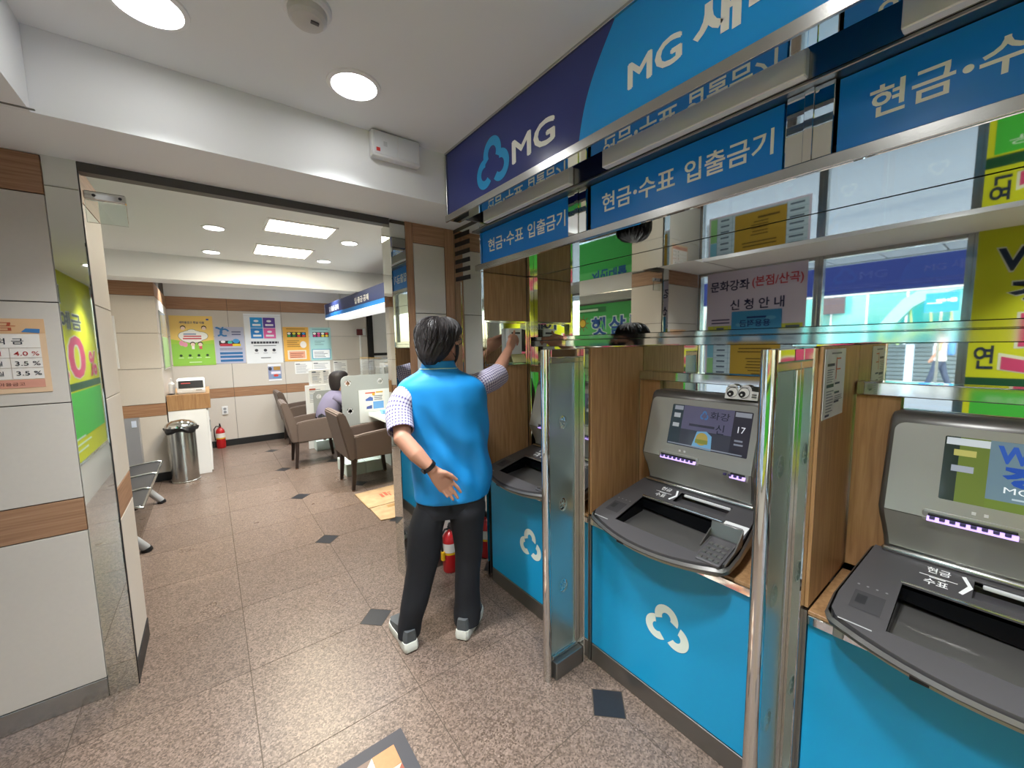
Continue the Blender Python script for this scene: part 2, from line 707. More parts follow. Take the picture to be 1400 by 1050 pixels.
# ---- floor: dark joint bed, granite tiles with clipped corners, dark corner stones
floor = sbox('floor', (-1.25, -2.6, -0.06), (4.3, 7.9, -0.0009), M['grout'])
GX0, GP, GY0, GQ = 0.652, 0.605, 0.9985, 0.5915
def is_node(i, j):
    return i in (0, 1) and j % 2 == 0
tile_cache = {}
for i in range(-4, 5):
    for j in range(-6, 12):
        x0, y0 = GX0 + GP * i, GY0 + GQ * j
        if y0 < 1.9 and (x0 > 1.5):
            continue
        if x0 > 2.6:
            continue
        key = tuple(is_node(i + a, j + b) for a, b in ((0, 0), (1, 0), (1, 1), (0, 1)))
        if key not in tile_cache:
            g, d = 0.0018, 0.0915
            pts = []
            for (a, b_), k in zip(((0, 0), (1, 0), (1, 1), (0, 1)), key):
                px, py = (g if a == 0 else GP - g), (g if b_ == 0 else GQ - g)
                if not k:
                    pts.append((px, py))
                else:
                    sx, sy = (1 if a == 0 else -1), (1 if b_ == 0 else -1)
                    p1, p2 = (px, py + sy * d), (px + sx * d, py)
                    pts += [p1, p2] if (a, b_) in ((0, 0), (1, 1)) else [p2, p1]
            b = B()
            b.prism([(x, y, -0.012) for x, y in pts], (0, 0, 0.012))
            o = b.build('tile', M['granite'], floor, flat=True)
            tile_cache[key] = o.data
            o.matrix_parent_inverse = Matrix()
            o.location = (x0, y0, 0)
        else:
            o = link('tile', tile_cache[key], floor)
            o.location = (x0, y0, 0)
dm = None
for i in (0, 1):
    for j in range(-4, 12, 2):
        x0, y0 = GX0 + GP * i, GY0 + GQ * j
        if dm is None:
            b = B()
            d = 0.0895
            b.prism([(-d, 0, -0.012), (0, -d, -0.012), (d, 0, -0.012), (0, d, -0.012)], (0, 0, 0.0123))
            o = b.build('corner_stone', M['slate'], floor, flat=True)
            dm = o.data
        else:
            o = link('corner_stone', dm, floor)
        o.location = (x0, y0, 0)

# ---- panelled walls
PROWS = [(0.10, 0.785, 'p'), (0.785, 0.93, 'w'), (0.93, 1.341, 'p'), (1.341, 1.752, 'p'), (1.752, 2.175, 'p'), (2.175, 2.326, 'w')]
def panels(parent, plane, us, rows, t=0.012, gap=0.0022, mp=None, mw=None):
    """separate wall panels and wood strips, proud of the wall behind"""
    for u0, u1 in zip(us[:-1], us[1:]):
        for z0, z1, k in rows:
            b = B()
            b.obox(plane.at(u0 + gap, z0 + gap, 0), plane.u * (u1 - u0 - 2 * gap), plane.v * (z1 - z0 - 2 * gap), plane.n * t, 0.0012)
            b.build('panel' if k == 'p' else 'wood_strip', (mp or M['panel']) if k == 'p' else (mw or M['woodh']), parent)

wall_front = sbox('wall_front', (-1.1, 2.432, 0), (-0.387, 2.828, 2.34), M['backing'])
panels(wall_front, Plane((-1.1, 2.432, 0), (1, 0, 0), (0, 0, 1), (0, -1, 0)), [0, 0.63], [(0.092, 0.785, 'p')] + PROWS[1:])
panels(wall_front, Plane((-0.387, 2.432, 0), (0, 1, 0), (0, 0, 1), (1, 0, 0)), [0, 0.396], PROWS)
b = B(); b.box((-0.47, 2.417, 0.0), (-0.373, 2.434, 2.336), 0.002)
b.build('steel_strip', M['mirror'], wall_front)
b = B(); b.box((-1.1, 2.418, 0.0), (-0.471, 2.434, 0.0905), 0.002)
b.build('kick_plate', M['steel'], wall_front)
b = B(); b.box((-0.39, 2.437, 0.0), (-0.371, 2.828, 0.10), 0.001)
b.build('baseboard', M['blackb'], wall_front)
b = B(); b.box((-0.378, 2.424, 0.0), (-0.370, 2.437, 2.326), 0.001)
b.build('door_seal', M['black'], wall_front)

wall_partition = sbox('wall_partition', (0.945, 2.432, 0), (1.372, 2.56, 2.34), M['backing'])
b = B(); b.box((1.377, 2.125, 0), (1.80, 2.56, 2.34))
b.build('backing', M['backing'], wall_partition)
b = B(); b.box((0.93, 2.417, 0.0), (1.028, 2.562, 2.30), 0.002)
b.build('steel_strip', M['mirror'], wall_partition)
pp = Plane((0, 2.432, 0), (1, 0, 0), (0, 0, 1), (0, -1, 0))
panels(wall_partition, pp, [1.03, 1.078], [(0.10, 2.326, 'w')], t=0.013, gap=0.0005, mw=M['woodv'])
panels(wall_partition, pp, [1.303, 1.372], [(0.10, 2.326, 'w')], t=0.013, gap=0.0005, mw=M['woodv'])
panels(wall_partition, pp, [1.0785, 1.3025], [(2.205, 2.326, 'w')], t=0.013, gap=0.0005)
panels(wall_partition, pp, [1.0785, 1.3025], [(0.10, 0.785, 'p'), (0.785, 0.93, 'w'), (0.93, 1.341, 'p'), (1.341, 1.762, 'p'), (1.762, 2.204, 'p')], t=0.010)
b = B(); b.box((1.03, 2.419, 0), (1.372, 2.434, 0.10), 0.001)
b.build('baseboard', M['dull'], wall_partition)

beam = sbox('trim_1', (-1.1, 2.02, 2.3265), (1.40, 2.56, 2.62), M['white'])
header = sbox('trim_2', (-0.372, 2.42, 2.288), (0.93, 2.475, 2.3262), M['header'])
low = sbox('trim_3', (-1.2, -2.6, 2.3265), (-0.40, 2.018, 2.62), M['white'])
b = B()
b.box((-0.075 - 1.1, 1.99, 2.3245), (-0.385, 2.0, 2.3268))
b.build('joint_strip', M['dull'], low)
ceiling = sbox('ceiling', (-0.40, -2.6, 2.592), (1.80, 2.018, 2.66), M['ceilm'])
wall_rear = sbox('wall_rear', (-1.2, -2.68, 2.30), (1.9, -2.6, 2.62), M['panel'])
b = B(); b.box((1.45, -2.68, 0), (1.9, -2.6, 2.30)); b.build('pier', M['panel'], wall_rear)
for k in range(3):      # unseen glazed doors added behind the camera to let in fill daylight
    xa = -1.10 + 0.85 * k
    w = B()
    for lo, hi in (((xa, -2.66, 0.02), (xa + 0.04, -2.60, 2.30)), ((xa + 0.81, -2.66, 0.02), (xa + 0.85, -2.60, 2.30)), ((xa + 0.04, -2.66, 0.02), (xa + 0.81, -2.60, 0.10)), ((xa + 0.04, -2.66, 2.24), (xa + 0.81, -2.60, 2.30))):
        w.box(lo, hi, 0.002)
    d_ = w.build('door_%d' % (k + 2), M['steel'], kind='structure')
    g = B(); g.box((xa + 0.04, -2.634, 0.10), (xa + 0.81, -2.626, 2.24)); g.build('pane', M['glass'], d_)
    g = B(); g.tube([(xa + 0.75, -2.57, 0.95), (xa + 0.75, -2.57, 1.35)], 0.012, 12); g.build('door_handle', M['chrome'], d_)
wall_right = sbox('wall_right', (1.80, -2.6, 0), (1.9, 2.6, 2.62), M['panel'])

# ---- street side: low wall, posts and panes (seen in the mirror behind the machines)
wall_left = sbox('wall_left', (-1.2, -2.6, 0), (-1.1, 2.44, 0.42), M['panel'])
b = B(); b.box((-1.2, 2.44, 0), (-1.1, 3.0, 2.62)); b.box((-1.2, 4.85, 0), (-1.1, 6.3, 2.62)); b.box((-1.2, 3.0, 0), (-1.1, 4.85, 0.9)); b.box((-1.2, 3.0, 2.28), (-1.1, 4.85, 2.62))
b.build('wall_branch', M['white'], wall_left)
def window(name, y0, y1, z0, z1):
    w = B()
    f = 0.035
    for lo, hi in (((-1.17, y0, z0), (-1.09, y0 + f, z1)), ((-1.17, y1 - f, z0), (-1.09, y1, z1)), ((-1.17, y0 + f, z0), (-1.09, y1 - f, z0 + f)), ((-1.17, y0 + f, z1 - f), (-1.09, y1 - f, z1))):
        w.box(lo, hi, 0.002)
    o = w.build(name, M['steel'], kind='structure')
    g = B(); g.box((-1.138, y0 + f, z0 + f), (-1.130, y1 - f, z1 - f))
    g.build('pane', M['glass'], o)
    return o
window('window_1', 1.255, 2.415, 0.42, 2.326)
window('window_2', 0.30, 1.255, 0.42, 2.326)
window('window_3', -2.2, 0.30, 0.42, 2.326)
window('window_4', 3.0, 4.85, 0.9, 2.28)
sbox('trim_4', (-1.17, -2.6, 0.42), (-1.1, -2.2, 2.326), M['panel'])

# ---- branch hall beyond the opening
wall_back = sbox('wall_back', (-1.2, 7.762, 0), (4.3, 7.85, 2.7), M['backing'])
pb = Plane((0, 7.762, 0), (1, 0, 0), (0, 0, 1), (0, -1, 0))
panels(wall_back, pb, [-0.46, 0.28, 1.02, 1.76, 2.44], [(0.10, 0.785, 'p'), (0.785, 0.935, 'w'), (0.935, 1.325, 'p'), (1.325, 1.752, 'p'), (1.752, 2.16, 'p'), (2.16, 2.345, 'w')])
panels(wall_back, pb, [3.35, 4.2], [(0.10, 0.785, 'p'), (0.785, 0.935, 'w'), (0.935, 1.752, 'p'), (1.752, 2.16, 'p'), (2.16, 2.345, 'w')])
b = B(); b.box((-0.46, 7.738, 0.0), (2.44, 7.764, 0.10), 0.001)
b.build('baseboard', M['blackb'], wall_back)
b = B(); b.box((-0.46, 7.752, 2.345), (4.2, 7.763, 2.62))
b.build('plaster', M['white'], wall_back)
wall_corner = sbox('wall_corner', (-1.2, 6.192, 0), (-0.462, 7.77, 2.62), M['backing'])
panels(wall_corner, Plane((-1.1, 6.192, 0), (1, 0, 0), (0, 0, 1), (0, -1, 0)), [0, 0.65], PROWS[:5] + [(2.175, 2.34, 'w')])
panels(wall_corner, Plane((-0.462, 6.192, 0), (0, 1, 0), (0, 0, 1), (1, 0, 0)), [0.002, 0.78, 1.556], PROWS[:5] + [(2.175, 2.34, 'w')])
b = B(); b.box((-1.1, 6.172, 0), (-0.445, 6.20, 0.10), 0.001); b.box((-0.47, 6.2, 0), (-0.445, 7.74, 0.10), 0.001)
b.build('baseboard', M['blackb'], wall_corner)
wall_side = sbox('wall_side', (4.2, 2.5, 0), (4.3, 7.8, 2.62), M['panel'])
b = B(); b.box((1.8, 2.45, 0), (4.25, 2.56, 2.62))
b.build('wall_return', M['panel'], wall_side)
ceil2 = sbox('ceiling_hall', (-1.2, 2.56, 2.56), (4.3, 5.62, 2.63), M['ceilm'])
b = B(); b.box((-1.2, 5.60, 2.302), (4.3, 5.95, 2.63))
b.build('beam', M['white'], ceil2)
b = B(); b.box((-1.2, 5.95, 2.61), (4.3, 7.8, 2.66))
b.build('alcove', M['white'], ceil2)
door = B()
for lo, hi in (((2.46, 7.70, 0), (2.54, 7.765, 2.36)), ((3.27, 7.70, 0), (3.34, 7.765, 2.36)), ((2.54, 7.70, 2.29), (3.27, 7.765, 2.36)), ((2.54, 7.715, 1.38), (3.27, 7.762, 1.43)), ((2.54, 7.715, 1.30), (3.27, 7.762, 1.335))):
    door.box(lo, hi, 0.002)
d1 = door.build('door_1', M['blackb'], kind='structure')
b = B(); b.box((2.54, 7.735, 1.43), (3.27, 7.76, 2.29)); b.box((2.54, 7.735, 1.335), (3.27, 7.76, 1.38)); b.box((2.54, 7.735, 0.02), (3.27, 7.76, 1.30))
b.build('door_leaf', M['white'], d1)

# patch-fitted glass side light at the left of the opening
o = thing('door_bracket', 'steel patch fitting with a clear plate at the top left of the wide opening', 'door fitting', (-0.295, 2.455, 2.2))
b = B(); b.box((-0.366, 2.438, 2.188), (-0.238, 2.472, 2.222), 0.003)
p = b.build('patch_fitting', M['polish'], o)
for x in (-0.335, -0.255):
    b = B(); b.cyl((x, 2.439, 2.205), (x, 2.4365, 2.205), 0.006, 12); b.build('screw', M['black'], p)
b = B(); b.box((-0.366, 2.451, 2.095), (-0.238, 2.459, 2.187), 0.001)
b.build('clear_plate', M['glass'], o)

# ================================================================== MACHINE WALL (bays along +X side)
FX = 1.38            # front of the blue fronts
BAYC = [1.66, 0.81, -0.04, -0.89]      # bay centres
DIV = [1.235, 0.385, -0.465]    # divider centres

# tall mirror behind the machines
b = B(); b.box((1.770, -2.0, 0.70), (1.785, 2.085, 1.998))
mir = b.build('wall_mirror', M['mirror'], flat=True)
tag(mir, 'long polished mirror panel on the wall behind the cash machines', 'mirror')
b = B(); b.box((1.735, 2.055, 0.75), (1.769, 2.086, 1.998), 0.002)
tag(b.build('mirror_post', M['polish']), 'slim polished steel post at the far left end of the mirror', 'post')

# steel rails across the mirror
b = B()
b.box((1.738, -2.0, 1.572), (1.768, 2.05, 1.597), 0.003)
b.box((1.732, -2.0, 1.532), (1.768, 2.05, 1.571), 0.003)
tag(b.build('upper_rail', M['polish']), 'polished steel rail crossing the mirror at eye height', 'rail')
for k, (ya, yb) in enumerate(((1.275, 2.05), (0.425, 1.195), (-0.425, 0.345), (-1.3, -0.505))):
    b = B(); b.box((1.728, ya, 1.362), (1.768, yb, 1.406), 0.003)
    o = b.build('lower_rail', M['polish'])
    tag(o, ['steel rail low across the mirror behind the far machine', 'steel rail across the mirror just above the middle machine', 'steel rail across the mirror just above the nearest machine', 'steel rail low across the mirror beyond the right frame edge'][k], 'rail', 'steel rails behind the machines')

for yd in DIV:
    for s_ in (-1, 1):
        b = B(); b.box((1.742, yd + s_ * 0.037, 0.757), (1.7675, yd + s_ * 0.150, 1.36), 0.001); b.build('back_strip', M['wood'], wall_right)
        b = B(); b.box((1.7375, yd + s_ * 0.036, 0.757), (1.7415, yd + s_ * 0.041, 1.36)); b.build('corner_bead', M['polish'], wall_right)

# kiosk cabinets: blue front with cloud mark, kick plate, niche of wood
def cabinet(c, label):
    y0, y1 = c - 0.389, c + 0.389
    r = thing('kiosk_cabinet', label, 'cabinet', (FX, c, 0), 'blue cabinets under the cash machines')
    b = B(); b.box((FX, y0, 0.094), (FX + 0.30, y1, 0.695), 0.002)
    f = b.build('front_panel', M['cyan'], r)
    pr = Print(Plane((FX, c, 0.412), (0, -1, 0), (0, 0, 1), (-1, 0, 0)), 0.0012)
    pr.m(M['logowhite']).logo(0, 0, 0.108)
    pr.build('logo', None, f, label='white three-lobed cloud mark')
    b = B(); b.box((FX - 0.003, y0, 0.0), (FX + 0.2, y1, 0.092), 0.002)
    b.build('kick_plate', M['dull'], r)
    b = B(); b.box((FX - 0.012, y0, 0.697), (FX + 0.02, y1, 0.7255), 0.002)
    b.build('counter_edge', M['polish'], r)
    b = B(); b.box((FX - 0.006, y0, 0.726), (1.735, y1, 0.737), 0.001)
    b.build('niche_floor', M['wood'], r)
    return r
cab = cabinet(BAYC[1], 'blue fronted kiosk cabinet under the middle cash machine')
dup(cab, (0, 0.85, 0), 'blue fronted kiosk cabinet under the far machine, beside the man')
dup(cab, (0, -0.85, 0), 'blue fronted kiosk cabinet under the nearest machine, at the right frame edge')
dup(cab, (0, -1.70, 0), 'blue fronted kiosk cabinet beyond the nearest machine, past the right frame edge')

# steel corner face between the far bay and the partition wall, with a slotted vent
b = B(); b.box((1.3715, 2.097, 0.0), (1.3765, 2.418, 2.30), 0.001)
cor = b.build('corner_panel', M['mirror'])
tag(cor, 'polished steel corner panel with slotted vent, left of the far machine', 'panel')
for k in range(6):
    b = B()
    z = 1.975 + 0.056 * k
    b.obox((1.3695, 2.215, z), (0, 0.185, 0.006), (0, 0, 0.028), (0.002, 0, 0))
    b.build('vent_slot', M['black'], cor)
b = B(); b.box((1.3685, 2.335, 0.0), (1.3712, 2.352, 1.97)); b.build('steel_bead', M['chrome'], cor)

# end wall of the far bay: wood above and below a steel recess
ew = thing('end_wall_panel', 'wood veneered end wall of the far bay with a mirrored steel recess', 'panel', (1.55, 2.09, 0))
b = B(); b.box((1.386, 2.090, 1.705), (1.733, 2.122, 1.998), 0.001); b.build('upper_wood', M['wood'], ew)
b = B(); b.box((1.386, 2.090, 0.757), (1.733, 2.122, 1.412), 0.001); b.build('lower_wood', M['wood'], ew)
b = B(); b.box((1.386, 2.112, 1.413), (1.733, 2.122, 1.704)); b.build('recess_back', M['mirror'], ew)
b = B()
for lo, hi in (((1.386, 2.084, 1.413), (1.400, 2.112, 1.704)), ((1.719, 2.084, 1.413), (1.733, 2.112, 1.704)), ((1.4005, 2.084, 1.69), (1.7185, 2.112, 1.704)), ((1.4005, 2.084, 1.413), (1.7185, 2.112, 1.427))):
    b.box(lo, hi, 0.002)
b.build('recess_frame', M['polish'], ew)
b = B(); b.box((1.368, 2.084, 0.0), (1.3855, 2.096, 1.998), 0.001); b.build('edge_trim', M['polish'], ew)
# card dispenser he reaches for
cd = thing('card_holder', 'white slotted card holder in the steel recess touched by the man', 'dispenser', (1.62, 2.10, 1.50))
b = B(); b.box((1.565, 2.068, 1.485), (1.672, 2.111, 1.655), 0.006, 2); b.build('housing', M['plastic'], cd)
b = B(); b.box((1.585, 2.066, 1.618), (1.655, 2.069, 1.630)); b.build('slot', M['black'], cd)
b = B(); b.box((1.6735, 2.075, 1.50), (1.700, 2.111, 1.65), 0.003); b.build('side_block', M['black'], cd)
sl = B(); sl.obox((1.60, 2.072, 1.43), (0.115, 0, 0), (-0.012, 0.012, 0.055), (0, 0.004, 0))
tag(sl.build('paper_slip', flat('D9D49A')), 'pale yellow slip of paper under the white card holder', 'paper')

# dividers with frosted glass and a front pole
def divider(y, label):
    r = thing('divider_screen', label, 'divider', (1.25, y, 0), 'frosted dividers between the machines')
    b = B(); b.tube([(1.135, y + 0.015, 0.0), (1.135, y + 0.015, 1.525)], 0.0195, 28, ends=False); b.build('pole', M['polish'], r)
    b = B(); b.box((1.335, y - 0.026, 0.0), (1.372, y + 0.026, 1.528), 0.003); b.build('post', M['polish'], r)
    b = B(); b.box((1.1555, y - 0.002, 1.490), (1.334, y + 0.030, 1.526), 0.003); b.build('top_bar', M['polish'], r)
    b = B()
    b.box((1.158, y + 0.004, 1.466), (1.334, y + 0.026, 1.488), 0.002); b.box((1.158, y + 0.004, 0.088), (1.334, y + 0.026, 0.108), 0.002)
    b.box((1.306, y + 0.004, 0.1085), (1.334, y + 0.026, 1.4655), 0.002)
    b.build('glass_frame', M['steel'], r)
    b = B(); b.box((1.16, y - 0.018, 0.0), (1.334, y + 0.020, 0.086), 0.003); b.build('foot_plate', M['dull'], r)
    outer = [(1.157, 0.11), (1.305, 0.11), (1.305, 1.464), (1.157, 1.464)]
    holes = [[(1.236 + 0.026 * math.cos(2 * PI * k / 20), z + 0.034 * math.sin(2 * PI * k / 20)) for k in range(20)] for z in (1.199, 0.818, 0.424)]
    b = B()
    b.holed(outer, holes, lambda x, z: V((x, y + 0.011, z)), (0, 0.008, 0))
    outb = b
    # rear sheet of the pane
    vs_e = []
    for lp in [outer] + holes:
        vs = [outb.bm.verts.new((x, y + 0.019, z)) for x, z in lp]
        vs_e += [outb.bm.edges.new((vs[i], vs[(i + 1) % len(vs)])) for i in range(len(vs))]
    bmesh.ops.triangle_fill(outb.bm, edges=vs_e, use_beauty=True)
    bmesh.ops.remove_doubles(outb.bm, verts=outb.bm.verts[:], dist=1e-5)
    bmesh.ops.recalc_face_normals(outb.bm, faces=outb.bm.faces[:])
    g = outb.build('frosted_pane', M['frost'], r, flat=True)
    for z in (1.199, 0.818, 0.424):
        b = B()
        b.loft([[(1.236 + q * 0.0265 * math.cos(2 * PI * k / 24), y + d, z + q * 0.0345 * math.sin(2 * PI * k / 24)) for k in range(24)] for q, d in ((0.88, 0.009), (1.0, 0.009), (1.0, 0.021), (0.88, 0.021))], cap=False)
        pr = [(0.0, 0.012, 0.009), (-0.010, -0.007, 0.009), (0.010, -0.007, 0.009)]
        for dx, dz, rr in pr:
            b.loft([[(1.236 + dx + q * math.cos(2 * PI * k / 16), y + d, z + dz + q * 1.25 * math.sin(2 * PI * k / 16)) for k in range(16)] for q, d in ((rr * 0.55, 0.013), (rr, 0.013), (rr, 0.017), (rr * 0.55, 0.017), (rr * 0.55, 0.013))], cap=False)
        b.build('cut_out_mark', M['frost'], g)
    b = B(); b.box((1.373, y - 0.024, 0.0), (1.7685, y + 0.024, 1.527)); b.box((1.373, y - 0.0345, 0.0), (1.60, y + 0.0345, 0.736)); b.build('core', M['dull'], r)
    for s in (-1, 1):
        b = B(); b.box((FX - 0.006, y + s * 0.0245, 0.745), (1.7685, y + s * 0.0355, 1.528), 0.001)
        b.build('side_panel', M['wood'], r)
    b = B(); b.box((1.335, y - 0.029, 1.5295), (1.731, y + 0.029, 1.536), 0.001); b.build('top_cap', M['polish'], r)
    return r
dv = divider(DIV[0], 'frosted divider with steel pole left of the middle cash machine')
dup(dv, (0, -0.85, 0), 'frosted divider with thick steel pole between the middle and nearest machines')
dup(dv, (0, -1.70, 0), 'frosted divider beyond the nearest machine, past the right frame edge')

# ---- canopy: polished steel soffits, posts and rails carrying the small signs
can = thing('sign_canopy', 'polished steel canopy carrying the blue signs over the cash machines', 'canopy', (1.5, 0.3, 2.0))
b = B(); b.box((1.345, -2.0, 2.000), (1.80, 2.10, 2.036), 0.002); b.build('lower_soffit', M['mirror'], can)
b = B(); b.box((1.318, -2.0, 2.226), (1.80, 2.10, 2.2355), 0.002); b.build('middle_soffit', M['dull'], can)
for yc in (2.077, 1.265, 0.407, -0.443, -1.293):
    b = B(); b.box((1.347, yc - 0.055 if yc < 2 else yc - 0.022, 2.037), (1.372, yc + 0.055 if yc < 2 else yc + 0.022, 2.225), 0.002); b.build('post', M['mirror'], can)
    if yc < 2:
        b = B(); b.box((1.3425, yc - 0.011, 2.0365), (1.3468, yc + 0.011, 2.2255), 0.001); b.build('joint_cover', M['chrome'], can)
b = B()
b.box((1.335, -2.0, 2.002), (1.3445, 2.10, 2.034), 0.002); b.build('bottom_edge', M['steel'], can)

def small_sign(yc, label):
    w, h = 0.724, 0.184
    pl = Plane((1.362, yc + w / 2, 2.039), (0, -1, 0), (0, 0, 1), (-1, 0, 0))
    o = sheet('machine_sign', label, 'sign', pl, w, h, '0F6CC0', 0.012, 'blue signs over the machines', M['dblue'])
    pr = Print(pl, 0.001)
    pr.m(M['letter'])
    x = 0.062
    for s, ww in (('현금', 0.145), ('·', 0.014), ('수표', 0.15), ('입출금기', 0.275)):
        if s == '·':
            pr.disc(x + 0.012, 0.092, 0.0085)
            x += 0.028
        else:
            pr.text(s, x, 0.056, ww, 0.074, 0.016)
            x += ww + (0.035 if s == '수표' else 0.006)
    pr.build('lettering', None, o)
    return o
small_sign(1.688, 'blue cash and cheque machine sign over the far machine')
small_sign(0.834, 'blue cash and cheque machine sign over the middle machine')
small_sign(-0.016, 'blue cash and cheque machine sign at the top right frame edge')

# ---- long lightbox above
bs = thing('fascia_sign', 'long navy and bright blue fascia sign under the ceiling', 'sign', (1.2, 0.3, 2.26))
pl = Plane((1.110, 1.998, 2.262), (0, -1, 0), (0, 0, 1), (-1, 0, 0))
b = B(); b.box((1.1045, -2.0, 2.2405), (1.185, 2.012, 2.254), 0.001); b.build('soffit', M['mirror'], bs)
b = B(); b.box((1.318, -2.0, 2.2365), (1.79, 2.01, 2.588)); b.build('box', M['steel'], bs)
for yc in (1.588, 0.738, -0.112):
    b = B(); b.box((1.285, yc - 0.335, 2.2365), (1.316, yc + 0.335, 2.31), 0.003); b.build('lamp_trough', mat('trough_grey', 'F0F0F3', 0.4), bs)
H_ = 0.318
L_ = 3.9
def bnd(v):    # curved border of the navy field
    t = v / H_
    return 0.965 + 0.155 * t - 0.03 * math.sin(PI * t)
n = 16
left = [pl.at(0, 0, 0)] + [pl.at(bnd(H_ * k / n), H_ * k / n, 0) for k in range(n + 1)] + [pl.at(0, H_, 0)]
b = B(); b.prism(left, (0.06, 0, 0)); b.build('navy_face', M['navy'], bs, flat=True)
right = [pl.at(bnd(H_ * k / n), H_ * k / n, 0) for k in range(n + 1)] + [pl.at(L_, H_, 0), pl.at(L_, 0, 0)]
b = B(); b.prism(right, (0.06, 0, 0)); b.build('blue_face', M['sblue'], bs, flat=True)
b = B()
b.box((1.100, -2.0, 2.580), (1.17, 2.012, 2.5915), 0.001); b.box((1.094, -2.0, 2.228), (1.104, 2.012, 2.2615), 0.001)
b.box((1.100, 1.999, 2.262), (1.317, 2.012, 2.5795), 0.001)
b.build('frame', M['steel'], bs)
pr = Print(pl, 0.001)
pr.m(M['logoblue'])
pr.arc(0.425, 0.172, 0.032, 0.072, -30, 210)
pr.arc(0.362, 0.098, 0.030, 0.068, 80, 318)
pr.d += 0.0005
pr.arc(0.488, 0.098, 0.030, 0.068, 100, -138)
pr.build('cloud_mark', None, bs)
pr = Print(pl, 0.001)
pr.m(M['letter'])
pr.fat('MG', 0.580, 0.066, 0.261, 0.092, 0.0045)
pr.build('lettering', None, bs)
pr = Print(pl, 0.001)
pr.m(M['letter'])
pr.fat('MG', 1.177, 0.078, 0.174, 0.073, 0.0035)
pr.text('새마을금고', 1.385, 0.070, 0.66, 0.112, 0.035)
pr.build('lettering', None, bs)

# ================================================================== CASH MACHINES
def rrect(x0, y0, x1, y1, r, n=5):
    pts = []
    for cx_, cy_, a in ((x1 - r, y1 - r, 0), (x0 + r, y1 - r, 90), (x0 + r, y0 + r, 180), (x1 - r, y0 + r, 270)):
        for k in range(n + 1):
            t = math.radians(a + 90 * k / n)
            pts.append((cx_ + r * math.cos(t), cy_ + r * math.sin(t)))
    return pts

SH = lambda x: 0.788 + 0.25 * (x - 1.262)       # sloping desk of the machine
C0 = 0.85                                       # centre of the middle machine
def lip_outline(grow=0.0):
    """plan of the desk: bowed front edge, rounded corners, tapering sides"""
    h = 0.292 + grow
    pts = []
    for k in range(0, 13):
        t = -1 + 2 * k / 12
        pts.append((1.238 - grow + 0.055 * t * t, t * (h - 0.035)))
    r = [(1.302 - grow, h - 0.015), (1.325 - grow, h - 0.001), (1.40, h), (1.66, h - 0.03)]
    l = [(x, -y) for x, y in r][::-1]
    return pts + r + l
FACE_A, FACE_B = V((1.622, 0, 1.03)), V((1.698, 0, 1.292))   # straight part of the front
def face_pt(y, t, d=0.0):
    p = FACE_A.lerp(FACE_B, t)
    nrm = V((-(FACE_B - FACE_A).z, 0, (FACE_B - FACE_A).x)).normalized()
    p = p + nrm * d
    return V((p.x, C0 + y, p.z))
FLEN = (FACE_B - FACE_A).length

